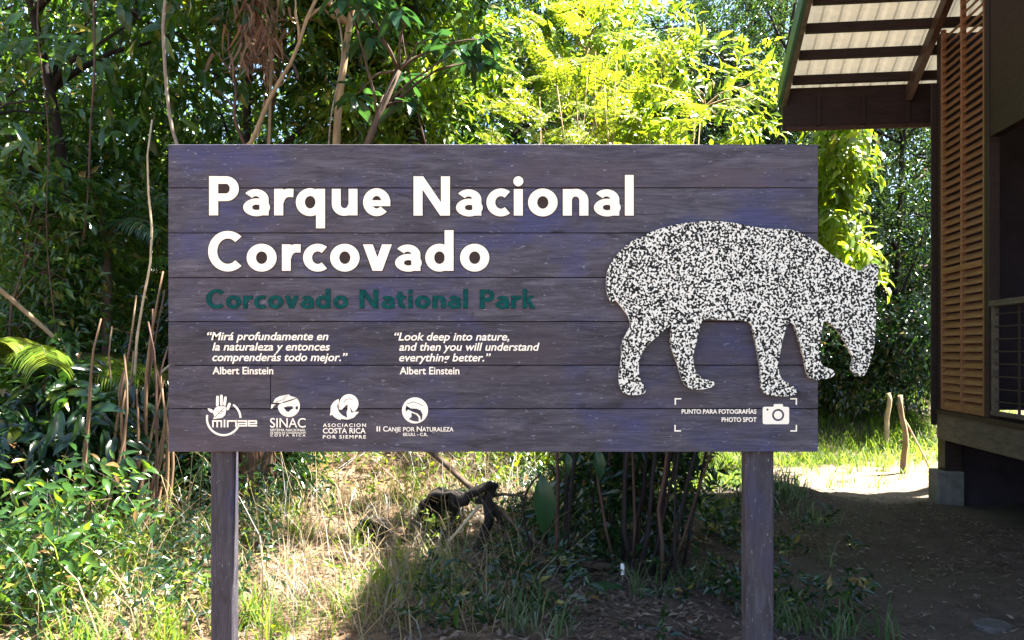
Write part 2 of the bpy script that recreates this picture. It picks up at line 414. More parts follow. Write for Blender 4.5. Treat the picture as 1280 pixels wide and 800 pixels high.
def G(ch, e=0):
    """letter shapes, cap height 1; e widens the strokes (the routed edge). returns polygons, width"""
    w_, h_ = .115+e, .097+e
    S = lambda P, a=w_, b=h_, c=False: stroke(P, a, b, c, 0 if c else e)
    ring = lambda cx, cy, ox, oy: S(arc(cx, cy, ox-.115, oy-.097, 0, 360, 41)[:-1], w_, h_, True)
    if ch == 'o': return ring(.37, .335, .37, .355), .74
    if ch == 'P': return S([(.115, 0), (.115, 1)]) + S(np.vstack([[(.115, .9)], arc(.43, .68, .212, .22, 90, -90), [(.115, .46)]])), .757
    if ch == 'a':
        t = np.vstack([arc(.325, .41, .21, .17, 148, 0, 22), [(.535, .3), (.535, 0)]])
        bowl = arc(.345, .205, .225, .148, 0, 360, 41)[:-1]
        return S(t, w_, .09+e) + S(bowl, w_, .078+e, True), .65
    if ch == 'r': return S([(.115, 0), (.115, .675)]) + S(np.vstack([arc(.38, .3, .25, .275, 172, 95, 16), [(.49, .57)]]), w_, .105+e), .49
    if ch == 'q': return ring(.365, .335, .365, .355) + S([(.63, -.33), (.63, .675)]), .745
    if ch == 'd': return ring(.365, .335, .365, .355) + S([(.61, 0), (.61, 1.035)]), .725
    if ch == 'u': return S([(.55, 0), (.55, .675)]) + S(np.vstack([[(.115, .675)], arc(.325, .285, .21, .2, 180, 350, 24)])), .665
    if ch == 'n': return S([(.115, 0), (.115, .675)]) + S(np.vstack([arc(.325, .385, .21, .2, 170, 0, 24), [(.535, 0)]])), .65
    if ch == 'e':
        return S(arc(.355, .335, .24, .258, 0, 318, 40)) + S([(.115, .31), (.71-.0, .31)], w_, .075+e) + [[(.48, .27-e), (.71+e, .235-e), (.71+e, .36), (.48, .36)]], .71
    if ch == 'c': return S(arc(.375, .335, .26, .258, 50, 310, 34)), .62
    if ch == 'C': return S(arc(.50, .5, .385, .42, 46, 314, 44)), .885
    if ch == 'i': return S([(.12, 0), (.12, .675)]) + [arc(.12, .875, .128+e, .128+e, 0, 345, 24)], .24
    if ch == 'l': return S([(.115, 0), (.115, 1.035)]), .23
    if ch == 'N': return S([(.115, 0), (.115, 1)]) + S([(.815, 0), (.815, 1)]) + [[(.0-e*.2, 1+e), (.25+e, 1+e), (.93+e*.2, -e), (.68-e, -e)]], .93
    if ch == 'v': return [[(-e, .675+e), (.25+e, .675+e), (.49+e, -e), (.245-e, -e)], [(.735+e, .675+e), (.485-e, .675+e), (.245-e, -e), (.49+e, -e)]], .735
    if ch == 't': return S(np.vstack([[(.21, .87), (.21, .3)], arc(.4, .29, .19, .195, 180, 285, 14)])) + S([(0, .59), (.5, .59)], w_, .085+e), .5
    if ch == 'k': return S([(.115, 0), (.115, 1.035)]) + [[(.16, .27-e), (.16, .40+e), (.38-e, .675+e), (.66+e, .675+e)], [(.24-e, .40), (.42, .46+e), (.70+e, -e), (.42-e, -e)]], .69

def word(parent, spec, baseline, cap, mat, y0, thick, e=0, name='lettering'):
    pos = []
    for ch, x0, x1 in spec:
        P, wd = G(ch, e); s = (x1-x0)/wd
        for p in P: pos.append([(sx(x0+q[0]*s), sz(baseline-q[1]*cap)) for q in p])
    return flat_mesh(name, pos, [], mat, parent, y0, thick)

_cap = None
def text_mesh(parent, s, x0, x1, base, cap, name='lettering', shear=0, off=.012, mat=None, sp=1.0):
    global _cap
    def mk(body, sh=0, o=0):
        c = bpy.data.curves.new('txt', 'FONT'); c.body = body; c.size = 1; c.shear = sh; c.offset = o; c.space_character = sp; c.extrude = .05; c.resolution_u = 4
        ob = bpy.data.objects.new('txt', c); COL.objects.link(ob)
        me = bpy.data.meshes.new_from_object(ob.evaluated_get(bpy.context.evaluated_depsgraph_get()))
        bpy.data.objects.remove(ob); bpy.data.curves.remove(c); return me
    if _cap is None:
        q = mk('H'); _cap = max(v.co.y for v in q.vertices); bpy.data.meshes.remove(q)
    me = mk(s, shear, off)
    n = len(me.vertices); co = np.zeros(n*3); me.vertices.foreach_get('co', co); co = co.reshape(-1, 3)
    a, b = co[:, 0].min(), co[:, 0].max()
    X = x0+(co[:, 0]-a)/(b-a)*(x1-x0)
    out = np.stack([[(sx(x)) for x in X], np.where(co[:, 2] > 0, -.0016, .0004), [sz(base-v/_cap*cap) for v in co[:, 1]]], 1)
    me.vertices.foreach_set('co', out.astype(np.float32).ravel())
    me.name = name; me.materials.clear(); me.materials.append(mat or M['cream']); me.update()
    return link(name, me, parent)

# ------------------------------------------------------------------ the park sign
sign = thing('park_sign', 'wide dark plank sign on two posts with raised white park lettering', 'sign', (SIGN_X, SIGN_Y, 0))
rows = [180, 234.8, 291.2, 347, 402, 456.6, 511, 565.3]
for k in range(7):
    cuts = [210, 1023] if k != 5 else [210, 338, 1023]
    for a, b in zip(cuts[:-1], cuts[1:]):
        zb, zt = sz(rows[k+1]), sz(rows[k])
        dy = [0, .0012, .0004, .0016, .0006, .001, .0002][k]+(.0006 if a > 300 else 0)
        bx = MB().box((sx(a)+.0012, FRONT+.0, zb+.0014), (sx(b)-.0012, .026+dy, zt-.0014), bev=.0016)
        bx.build('plank', M['sign'], sign)
MB().box((sx(214), .0285, sz(561)), (sx(1019), .0302, sz(184))).build('added_gap_sheet', M['rim'], sign)  # dark sheet added so the plank gaps read as dark lines
for px0, px1 in ((259, 288), (935, 971)):
    gg = g(SIGN_X+sx((px0+px1)/2), SIGN_Y)
    MB().box((sx(px0), .031, gg-.3), (sx(px1), .031+.06, sz(196)), bev=.006).build('post', M['postwood'], sign)
for pz in (214, 532):
    MB().box((sx(300), .031, sz(pz)-.03), (sx(926), .071, sz(pz)+.03), bev=.003).build('back_rail', M['sign'], sign)

line1 = [('P', 261.7, 298.8), ('a', 304, 336), ('r', 343, 367), ('q', 370, 406.5), ('u', 415, 447), ('e', 454, 488),
         ('N', 517, 562.5), ('a', 569.8, 601.7), ('c', 608, 638), ('i', 642, 653.8), ('o', 660, 697), ('n', 703.5, 735.4), ('a', 742, 774), ('l', 781, 792)]
line2 = [('C', 260.5, 304), ('o', 308.6, 346), ('r', 352.7, 376), ('c', 379, 409.5), ('o', 412.8, 449.6), ('v', 453.8, 490), ('a', 493.7, 525.6), ('d', 531.6, 567), ('o', 575, 611.7)]
line3 = [('C', 258, 281), ('o', 282.6, 301.5), ('r', 304, 316), ('c', 318, 333), ('o', 335, 354), ('v', 356, 373.4), ('a', 375.8, 391.8), ('d', 394.7, 413), ('o', 416.7, 435),
         ('N', 449.8, 472.8), ('a', 476.5, 492.7), ('t', 495, 507.4), ('i', 510.3, 515.8), ('o', 519, 537.7), ('n', 540.6, 557.2), ('a', 559.7, 575.7), ('l', 579.3, 584.6), ('P', 600, 617.7), ('a', 619.7, 636), ('r', 638.8, 651), ('k', 653.5, 669)]
for spec, bl, cap, mt in ((line1[:6], 269.3, 49, 'cream'), (line1[6:], 269.6, 49, 'cream'), (line2, 338.6, 49, 'cream'), (line3[:9], 385.6, 23.6, 'teal'), (line3[9:17], 385.6, 23.6, 'teal'), (line3[17:], 385.7, 23.6, 'teal')):
    word(sign, spec, bl, cap, M['rim'], -.0006, .0008, .022 if cap > 30 else .015, 'routed_edge')
    word(sign, spec, bl, cap, M[mt], -.0032, .0028, 0, 'lettering')

for s, x0, x1, b, sh in (('“Mirá profundamente en', 259, 410.5, 425, .22), ('la naturaleza y entonces', 265.6, 412.5, 438, .22), ('comprenderás todo mejor.”', 265.6, 434.5, 451.2, .22),
                         ('Albert Einstein', 265.8, 341.7, 467.7, 0),
                         ('“Look deep into nature,', 493, 636.5, 425.5, .22), ('and then you will understand', 499, 674.5, 438.2, .22), ('everything better.”', 499, 613.6, 451.6, .22), ('Albert Einstein', 499.6, 574.3, 467.8, 0)):
    text_mesh(sign, s, x0, x1, b, 9.6 if sh else 9.0, shear=sh, off=.016)

def poly(pts, ox=0, oy=0, s=1): return [(sx(ox+x*s), sz(oy+y*s)) for x, y in pts]
def pstroke(pts, hw, ox=0, oy=0, s=1, closed=False): return [poly(q, ox, oy, s) for q in stroke(pts, hw, hw, closed)]
def ell(cx, cy, rx, ry, a0=0, a1=345, n=24): return arc(cx, cy, rx, ry, a0, a1, n)
def circ_poly(cx, cy, r, ox, oy, s, n=36): return poly(arc(cx, cy, r, r, 0, 360-360/n, n), ox, oy, s)

# emblem 1: open hand over a broken ring
o1 = (240, 480, 1/7.11); pos = []; neg = []
pos += pstroke(arc(277, 310, 150, 146, 188, 30, 50)*[1, 1], 8, *o1) if False else []
pos += pstroke(np.stack([282+148*np.cos(np.radians(np.linspace(192, 30, 40))), 306-148*np.sin(np.radians(np.linspace(192, 30, 40)+0))*-1], 1), 9, *o1)
pos += pstroke(np.stack([282+150*np.cos(np.radians(np.linspace(-2, -56, 16))), 306+148*np.sin(np.radians(np.linspace(-2, -56, 16)))], 1), 9, *o1)
for a, b in (((228, 115), (226, 192)), ((262, 106), (262, 185)), ((298, 122), (290, 185)), ((334, 178), (316, 225))):
    pos += pstroke([a, b], 12, *o1); pos.append(circ_poly(a[0], a[1], 12, *o1, n=14)); pos.append(circ_poly(b[0], b[1], 9, *o1, n=14))
pos.append(poly([(140, 215), (175, 222), (192, 240), (190, 258), (165, 250), (148, 235)], *o1))
pos.append(poly([(188, 312), (200, 285), (190, 262), (193, 235), (210, 210), (240, 198), (300, 200), (302, 240), (296, 275), (270, 298), (235, 305)], *o1))
neg += pstroke([(200, 300), (235, 262), (290, 212)], 2.6, *o1)
for a, b in (((240, 258), (238, 232)), ((258, 243), (258, 220)), ((238, 262), (270, 264)), ((258, 244), (284, 244))): neg += pstroke([a, b], 2.2, *o1)
h = 6.5
def sq(pts): return pstroke(pts, h, *o1)
for L in ([(187, 378), (187, 328), (262, 328), (262, 378)], [(225, 334), (225, 378)], [(290, 322), (290, 378)], [(318, 378), (318, 328), (392, 328), (392, 378)],
          [(412, 328), (485, 328), (485, 371), (412, 371), (412, 351), (478, 351)], [(572, 371), (505, 371), (505, 328), (572, 328), (572, 351), (512, 351)]):
    for a, b in zip(L[:-1], L[1:]):
        a = np.array(a, float); b = np.array(b, float); d = (b-a)/np.linalg.norm(b-a)*h
        pos += pstroke([a-d, b+d*.99], h, *o1)
flat_mesh('emblem', pos, neg, M['cream'], sign, -.0016, .002)

# emblem 2: leaf and bird over a globe
pos = []; neg = []
pos.append(circ_poly(862, 195, 98, *o1))
neg.append(poly([(690, 230), (690, 110), (960, 60), (968, 112), (880, 150), (780, 178), (765, 196), (700, 215)], *o1))
neg.append(poly([(838, 240), (815, 208), (850, 198), (890, 196), (905, 214), (880, 228), (858, 250)], *o1))
neg.append(poly([(922, 200), (940, 195), (946, 215), (930, 230), (920, 218)], *o1))
flat_mesh('emblem', pos, neg, M['cream'], sign, -.0016, .002)
pos = [poly([(722, 166), (740, 130), (780, 108), (835, 98), (858, 92), (880, 108), (930, 122), (870, 140), (815, 158), (800, 172), (760, 164)], *o1),
       poly([(702, 218), (706, 180), (745, 182), (730, 192), (716, 214)], *o1)]
neg = pstroke([(745, 160), (800, 142), (850, 100)], 2.5, *o1)+pstroke([(800, 168), (832, 128)], 2, *o1)
flat_mesh('emblem', pos, neg, M['cream'], sign, -.0018, .002)
text_mesh(sign, 'SINAC', 337.7, 382.2, 534.3, 11.6, off=.004)
text_mesh(sign, 'SISTEMA NACIONAL', 338, 382, 538.9, 2.9, off=.006)
text_mesh(sign, 'DE AREAS DE CONSERVACION', 338, 382, 542.2, 2.5, off=.006)
text_mesh(sign, 'COSTA RICA', 338, 382, 545.5, 2.6, off=.02, sp=1.6)

# emblem 3: two overlapping discs, a bird between them
o3 = (390, 480, 1/6.737)
pos = [circ_poly(312, 165, 80, *o3), poly(np.vstack([arc(262, 212, 105, 92, 100, 250, 20)]).tolist(), *o3),
       poly([(158, 232), (150, 265), (180, 258), (215, 290), (300, 300), (350, 285), (396, 235), (340, 232), (300, 220), (170, 180)], *o3)]
neg = [poly([(222, 150), (228, 215), (252, 215), (285, 180), (302, 172), (300, 215), (292, 240), (298, 286), (255, 262), (228, 235), (212, 190)], *o3),
       poly([(318, 188), (340, 228), (356, 232), (344, 240), (330, 240)], *o3)]
neg += pstroke(arc(312, 180, 48, 55, 200, 300, 14), 2.5, *o3)
flat_mesh('emblem', pos, neg, M['cream'], sign, -.0016, .002)
text_mesh(sign, 'ASOCIACION', 403.7, 457.5, 533.5, 4.1, off=.018, sp=1.35)
text_mesh(sign, 'COSTA RICA', 403.7, 457.2, 541.6, 6.4, off=.016)
text_mesh(sign, 'POR SIEMPRE', 403.7, 457.5, 548, 4.0, off=.018, sp=1.3)

# emblem 4: disc with a sweeping swallow shape
pos = [circ_poly(868, 222, 110, *o3)]
neg = [poly([(795, 180), (830, 205), (880, 208), (915, 222), (932, 255), (928, 290), (916, 310), (912, 275), (890, 250), (850, 235), (810, 215), (790, 235), (788, 205)], *o3),
       poly([(838, 240), (880, 258), (900, 285), (898, 318), (850, 312), (815, 296), (838, 275)], *o3)]
neg += pstroke([(800, 168), (850, 150), (900, 165), (935, 185)], 2.5, *o3)
flat_mesh('emblem', pos, neg, M['cream'], sign, -.0016, .002)
text_mesh(sign, 'II', 470.8, 475.2, 539.2, 6.2, off=.01)
for s, a, b, c in (('C', 479, 484.5, 6.2), ('ANJE', 484.8, 501, 5.2), ('POR', 504, 518.5, 5.2), ('N', 521, 527.5, 6.2), ('ATURALEZA', 527.8, 566.8, 5.2)):
    text_mesh(sign, s, a, b, 539.2, c, off=.012)
text_mesh(sign, 'EE.UU. - C.R.', 504, 534.4, 544.8, 3.6, off=.02)

# photo-spot mark
o5 = (830, 480, 1/6.4); pos = []
for (cx, cy, ax, ay) in ((90, 118, 1, 1), (1058, 118, -1, 1), (88, 375, 1, -1), (1058, 375, -1, -1)):
    flat_mesh('frame_corner', pstroke([(cx-ax*5, cy), (cx+ax*48, cy)], 5, *o5) + pstroke([(cx, cy-ay*5), (cx, cy+ay*48)], 5, *o5), [], M['cream'], sign, -.0016, .002)
pos += pstroke([(800, 250), (988, 250)], 60, *o5) if False else []
body = np.vstack([arc(805, 198, 16, 16, 180, 270, 6), arc(984, 198, 16, 16, 270, 360, 6), arc(984, 305, 16, 16, 0, 90, 6), arc(805, 305, 16, 16, 90, 180, 6)])
pos.append(poly(body, *o5)); pos.append(poly([(874, 184), (880, 160), (948, 160), (954, 184)], *o5))
ringneg = pstroke(arc(912, 248, 41, 41, 0, 351, 40), 8, *o5, closed=True)
flat_mesh('emblem', pos, ringneg+[circ_poly(827, 205, 9, *o5, n=14)], M['cream'], sign, -.0016, .002)
text_mesh(sign, 'PUNTO PARA FOTOGRAFÍAS', 852, 945.4, 517, 5.2, off=.018)
text_mesh(sign, 'PHOTO SPOT', 902, 945.6, 527.2, 5.4, off=.018)

# animal cut-out standing proud of the boards
TP = [(53,290),(62,240),(95,190),(140,145),(200,112),(270,85),(350,65),(440,56),(530,58),(610,72),(680,86),(750,88),(800,90),(850,115),(900,145),(940,185),(985,215),(1030,240),(1065,258),(1085,240),(1110,222),(1132,228),(1138,255),(1130,275),(1138,300),(1125,318),(1118,330),(1124,370),(1126,430),(1122,500),(1118,560),(1105,610),(1090,650),(1075,675),(1050,668),(1028,650),(1030,625),(1040,605),(1020,570),(1000,530),(975,490),(945,465),(918,450),(912,480),(905,520),(897,560),(900,600),(912,632),(940,640),(965,655),(955,675),(920,685),(880,688),(858,675),(848,640),(835,580),(815,510),(800,462),(775,458),(762,500),(748,560),(738,620),(740,660),(755,690),(790,705),(815,728),(812,745),(770,753),(710,750),(680,740),(668,710),(668,650),(655,570),(640,500),(628,455),(560,450),(500,448),(437,442),(425,480),(415,530),(400,580),(400,630),(415,665),(445,685),(480,690),(485,708),(465,720),(420,727),(385,722),(360,700),(345,650),(325,590),(308,545),(312,500),(315,460),(290,490),(250,520),(210,555),(190,590),(182,640),(188,685),(205,710),(212,735),(195,745),(150,748),(120,740),(103,700),(105,650),(115,600),(115,540),(135,500),(152,470),(145,440),(125,410),(105,385),(90,368),(78,378),(66,368),(58,345),(55,320)]
TP = np.array(TP, float)
TP = np.stack([.75*TP+.25*np.roll(TP, -1, 0), .25*TP+.75*np.roll(TP, -1, 0)], 1).reshape(-1, 2)
flat_mesh('animal_cutout', [poly(TP, 740, 260, 1/3.2)], [], M['speckle'], sign, -.022, .018)

# ------------------------------------------------------------------ the timber house
HD = Vector((.114, .9935, 0))                    # along the wall, away from the viewer
HP = Vector((.9935, -.114, 0))                   # to the right, into the house
H0 = Vector((4.575, 8.6, 0))                     # far corner of the wall
house = thing('timber_house', 'dark timber house on concrete piers with louvred shutter and deep roof overhang', 'house', H0, 0)
HM = Matrix(((HP.x, HD.x, 0, 0), (HP.y, HD.y, 0, 0), (0, 0, 1, 0), (0, 0, 0, 1)))   # local: x into house, y away, z up
def hb(name, parts, mat, parent=house, bev=.004):
    mb = MB()
    for a, b in parts: mb.box(a, b, mat=HM, bev=bev)
    return mb.build(name, mat, parent)
ZF, ZB = .955, .67
hb('floor_beam', [((-.0, -6.2, ZB), (.14, .02, ZF-.02))], M['greytimber'])
hb('sill_plate', [((-.02, -6.2, ZF-.018), (.16, .03, ZF+.03))], M['darkwood'])
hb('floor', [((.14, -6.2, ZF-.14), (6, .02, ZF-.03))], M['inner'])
hb('corner_post', [((.0, -.075, ZF+.03), (.10, .025, 5.0))], M['darkwood'])
hb('corner_trim', [((-.05, .03, ZF-.14), (.05, .06, 4.5))], M['darkwood'])
# shutters
def shutter(t0, t1, parent):
    sh = thing('louvred_shutter', None, None); sh.parent = parent
    return sh
zs0, zs1 = ZF+.035, 5.33; zs2 = 5.02
fr = [((.0, -.115, zs0), (.045, -.078, zs2)), ((.0, -1.075, zs0), (.045, -1.025, zs1)), ((-.004, -.585, zs0), (.045, -.555, zs1)),
      ((.002, -1.02, zs0), (.043, -.117, zs0+.045)), ((-.006, -1.02, 2.42), (.043, -.117, 2.48))]
shut = hb('shutter', fr, M['slat'], house, .003)
mb = MB(); pitch = .082
for (ya, yb) in ((-.553, -.118), (-1.022, -.587)):
    k = 0
    z = zs0+.075
    while z < (zs2 if ya > -.56 else zs1)-.03:
        if abs(z-2.45) > .05:
            tl = R(54)+random.uniform(-.05, .05)
            rotm = Matrix.Translation((.024, 0, z)) @ Matrix.Rotation(-tl, 4, 'Y')
            mb.box((-.042, ya, -.006), (.042, yb, .006), mat=HM @ rotm, bev=.002)
        z += pitch; k += 1
mb.build('slat', M['slat'], shut)
hb('door_jamb', [((-.01, -1.17, ZF+.03), (.09, -1.08, 6.0))], M['darkwood'])
# wall continuing towards the viewer: an opening with railing, then boarding
hb('wall', [((.02, -6.2, ZF+.03), (.10, -3.2, 5.0))], M['brownwood'])
hb('door_header', [((.0, -3.2, 3.6), (.1, -1.17, 5.7))], M['darkwood'])
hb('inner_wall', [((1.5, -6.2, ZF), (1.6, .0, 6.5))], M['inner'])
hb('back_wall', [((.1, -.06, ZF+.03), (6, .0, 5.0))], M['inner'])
rl = hb('railing', [((-.015, -3.2, 2.02), (.075, -1.172, 2.075)), ((.0, -3.2, ZF+.06), (.05, -1.172, ZF+.1)), ((.0, -1.24, ZF+.1), (.05, -1.19, 2.02))], M['greytimber'])
mb = MB()
for k in range(8):
    z = ZF+.19+k*.115
    P = [HM @ Vector((.02+.05*math.sin(math.pi*t), -1.24-1.96*t, z)) for t in np.linspace(0, 1, 6)]
    mb.tube(P, .006, 6)
for k in range(5):
    y = -1.6-k*.4; mb.tube([HM @ Vector((.05, y, ZF+.08)), HM @ Vector((.05, y, 2.03))], .012, 6)
mb.build('rail_bars', M['darkwood'], rl)
# piers and the dark crawl space
pier = hb('concrete_pier', [((-.06, -.16, -.4), (.21, .10, .34))], M['concrete'], house, .012)
hb('short_post', [((.02, -.14, .34), (.19, .05, ZB))], M['darkwood'])
for yy in (-2.8, -5.4):
    hb('concrete_pier', [((-.04, yy-.16, -.4), (.28, yy+.16, .36))], M['concrete'], house, .012)
    hb('short_post', [((.04, yy-.08, .36), (.19, yy+.08, ZB))], M['darkwood'])
hb('crawl_shade_wall', [((1.2, -6.2, -.3), (1.3, .0, ZB))], M['inner'])
hb('crawl_shade_wall', [((.225, -.02, -.3), (4, .05, ZB-.002))], M['inner'])  # added screen: closes a lit gap so the crawl space stays dark
# roof: slopes down away from the viewer, verge on the left overhangs the wall
SL = .60; YE = .72; ZE = 4.66; XO = -1.43; YR = -3.2
def zr(y): return ZE+SL*(YE-y) if y > YR else ZE+SL*(YE-YR)-SL*(YR-y)
mb = MB()
prof = [(0, 0), (.035, .032), (.075, .032), (.11, 0), (.19, 0)]
xs = []; x = XO
while x < 6.2:
    for a, b in prof[:4]: xs.append((x+a, b))
    x += .19
for (ya, yb) in ((YE+.05, YR), (YR, -7.6)):
    V = []; F = []
    for (x, dz) in xs:
        for y in (ya, yb): V.append(HM @ Vector((x, y, zr(y)+.06+dz)))
    for i in range(len(xs)-1): F.append((2*i, 2*i+1, 2*i+3, 2*i+2))
    mb.add(V, F)
mb.build('roof_sheet', M['roof'], house)
for k in range(12):
    y = YE-.16-.30*k
    z = zr(y)
    hb('purlin', [((XO+.05, y-.03, z-.045), (5.8, y+.03, z+.055))], M['darkwood'])
def slope_board(name, x0, x1, lo, hi, ya, yb, mat):
    mb = MB()
    for (p, q) in ((ya, YR), (YR, yb)):
        V = []
        for x in (x0, x1):
            for y in (p, q):
                for d in (lo, hi): V.append(HM @ Vector((x, y, zr(y)+d)))
        mb.add(V, [(0,1,3,2),(4,6,7,5),(0,4,5,1),(2,3,7,6),(0,2,6,4),(1,5,7,3)])
    return mb.build(name, mat, house)
barge = slope_board('barge_board', XO-.035, XO+.01, -.16, .075, YE+.06, -7.6, M['greytimber'])
fl = slope_board('flashing', XO-.075, XO-.038, -.10, .125, YE+.07, -7.6, M['green']); fl.parent = barge
slope_board('rafter', -.10, -.03, -.20, -.05, YE-.08, -7.4, M['brownwood'])
slope_board('rafter', 2.4, 2.47, -.20, -.05, YE-.08, -7.4, M['brownwood'])
hb('fascia', [((XO-.03, YE-.01, 4.22), (5.8, YE+.03, ZE+.06))], M['darkwood'])
hb('fascia_batten', [((XO+.0, YE-.05, 4.205), (5.8, YE-.012, 4.25))], M['brownwood'])
for k in range(3):
    hb('fascia_cleat', [((XO+.35+k*.5, YE-.04, 4.26), (XO+.40+k*.5, YE-.012, 4.62))], M['darkwood'])

# ------------------------------------------------------------------ foliage machinery
TPL = {
 'mid': (np.array([(0,0,0),(.5,.42,.10),(-.5,.42,.10),(0,.5,.0),(0,1,-.12)], float), [(0,1,3),(0,3,2),(1,4,3),(3,4,2)]),
 'full': (np.array([(0,0,0),(.36,.22,.07),(-.36,.22,.07),(0,.3,.02),(.5,.5,.07),(-.5,.5,.07),(0,.6,-.01),(.3,.8,.0),(-.3,.8,.0),(0,.85,-.08),(0,1.05,-.18)], float),
          [(0,1,3),(0,3,2),(1,4,6,3),(3,6,5,2),(4,7,9,6),(6,9,8,5),(7,10,9),(9,10,8)]),
 'thin': (np.array([(.5,0,0),(-.5,0,0),(.42,.5,.0),(-.42,.5,.0),(0,1,-.10)], float), [(0,2,3,1),(2,4,3)]),
 'blade': (np.array([(.5,0,0),(-.5,0,0),(.42,.4,.02),(-.42,.4,.02),(.25,.75,-.10),(-.25,.75,-.10),(0,1,-.32)], float), [(0,2,3,1),(2,4,5,3),(4,6,5)]),
}
def nrm(a): return a/(np.linalg.norm(a, axis=-1, keepdims=True)+1e-9)

def leaf_mesh(name, base, d, up, L, W, mat, tpl='mid', droop=None):
    T, F = TPL[tpl]; N = len(base); nv = len(T)
    d = nrm(d); s = nrm(np.cross(d, up)); n = np.cross(s, d)
    L = np.broadcast_to(L, (N,)); W = np.broadcast_to(W, (N,))
    dz = np.broadcast_to(1.0 if droop is None else droop, (N,))
    V = base[:, None, :] + (T[None, :, 1]*L[:, None])[..., None]*d[:, None, :] + (T[None, :, 0]*W[:, None])[..., None]*s[:, None, :] + (T[None, :, 2]*L[:, None]*dz[:, None])[..., None]*n[:, None, :]
    fl = np.concatenate([np.array(f) for f in F]); ft = np.array([len(f) for f in F])
    loops = (np.arange(N)[:, None]*nv+fl[None, :]).ravel()
    return mesh_arrays(name, V.reshape(-1, 3), loops, np.tile(ft, N), mat, None, tpl in ('full', 'blade'))

def rsphere(q, n): return nrm(q.normal(size=(n, 3)))

def crown_leaves(q, blobs, ntwig, per, tl, L, asp, up=.3, droop=.35, shell=.5, spread=.9):
    """blobs: (x,y,z,rx,ry,rz). leaves sit on twigs that start inside the blobs"""
    B = np.array(blobs, float)
    wgt = (B[:, 3]*B[:, 4]*B[:, 5])**(.67); wgt /= wgt.sum()
    pick = q.choice(len(B), ntwig, p=wgt)
    v = rsphere(q, ntwig); r = shell+(1-shell)*q.random(ntwig)**.6
    # lumpy outline
    r *= 1+.22*np.sin(3.1*v[:, 0]*2+pick)*np.sin(4.3*v[:, 1]+1.3*pick)+.18*np.sin(6*v[:, 2]+2*pick)
    P = B[pick, :3]+v*B[pick, 3:6]*r[:, None]
    D = nrm(v*.7+rsphere(q, ntwig)*.6+np.array([0, 0, up-droop*.6]))
    tls = tl*q.uniform(.6, 1.35, ntwig)
    t = (np.arange(per)+.6)/per
    side = nrm(np.cross(D, rsphere(q, ntwig)))
    base = P[:, None, :]+D[:, None, :]*(tls[:, None]*t[None, :])[..., None]+np.array([0, 0, -1.])*(droop*tls[:, None]*t[None, :]**2)[..., None]
    sg = np.where(np.arange(per) % 2 == 0, 1., -1.)
    d = D[:, None, :]*.75+side[:, None, :]*(sg*spread)[None, :, None]+rsphere(q, ntwig*per).reshape(ntwig, per, 3)*.4+np.array([0, 0, -droop])
    u = np.array([.30, -.62, .85])+rsphere(q, ntwig*per).reshape(ntwig, per, 3)*.65
    base = base.reshape(-1, 3); d = d.reshape(-1, 3); u = u.reshape(-1, 3)
    Ls = L*q.uniform(.6, 1.3, len(base)); 
    return base, d, u, Ls, Ls*asp*q.uniform(.8, 1.2, len(base)), P, D, tls

def plant(name, label, cat, x, y, blobs, mat, bark, ntwig, per=7, tl=.35, L=.12, asp=.38, droop=.35, up=.3, shell=.5, trunk_r=.06, lean=(0, 0), tpl='mid', seed=0, group=None, limbs=True, spread=.9, trunk=True, z0=None):
    q = np.random.default_rng(seed); z0 = g(x, y) if z0 is None else z0
    t = thing(name, label, cat, (x, y, z0), 0, group)
    b = crown_leaves(q, blobs, ntwig, per, tl, L, asp, up, droop, shell, spread)
    cm = leaf_mesh('crown' if cat == 'tree' else 'foliage', b[0], b[1], b[2], b[3], b[4], mat, tpl)
    link('crown' if cat == 'tree' else 'foliage', cm, t)
    if trunk:
        mb = MB()
        B = np.array(blobs, float); top = B[np.argmax(B[:, 2])]
        tp = np.array([top[0], top[1], top[2]])
        P = bez((0, 0, -.15), tp, (lean[0], lean[1], 0), 10, .02*min(3, tp[2]), seed)
        mb.tube(P, np.linspace(trunk_r, trunk_r*.3, 10), 7, lump=.12, seed=seed)
        for bb in B:
            i = min(8, max(1, int(9*max(.15, (bb[2]-bb[5]*.7))/max(tp[2], .1))))
            mb.tube(bez(P[i], bb[:3], (0, 0, -.08*bb[2] if bb[2] < 2 else .1), 6, .03, seed+1), np.linspace(trunk_r*.5, trunk_r*.12, 6), 5)
            for k in range(5):
                e = bb[:3]+rsphere(q, 1)[0]*bb[3:6]*.8
                mb.tube(bez(bb[:3], e, (0, 0, .05), 4, .02, k), np.linspace(trunk_r*.22, trunk_r*.06, 4), 4, cap=False)
        mb.build('trunk' if cat == 'tree' else 'stem', bark, t, True)
    return t

def blobs_for(q, n, w_, dpt, z0, z1, r0, r1):
    out = []
    for k in range(n):
        r = q.uniform(r0, r1)
        out.append((q.uniform(-w_, w_), q.uniform(-dpt, dpt), q.uniform(z0, z1), r*q.uniform(.9, 1.3), r*q.uniform(.9, 1.2), r*q.uniform(.7, 1.0)))
    return out

def tree(label, x, y, h, w_, mat, bark, n=9, ntw=700, seed=0, z0=.25, name='broadleaf_tree', **kw):
    q = np.random.default_rng(seed+100)
    bl = blobs_for(q, n, w_*.75, w_*.6, h*z0+.3, h*.9, w_*.34, w_*.55)
    return plant(name, label, 'tree', x, y, bl, mat, bark, ntw, seed=seed, **kw)

def shrub(label, x, y, h, w_, mat, bark=None, n=5, ntw=260, seed=0, name='leafy_shrub', z0=.12, **kw):
    q = np.random.default_rng(seed+200)
    bl = blobs_for(q, n, w_*.6, w_*.5, h*z0+.1, h*.78, w_*.35, w_*.55)
    return plant(name, label, 'shrub', x, y, bl, mat, bark or M['bark'], ntw, seed=seed, trunk_r=kw.pop('trunk_r', .022), **kw)

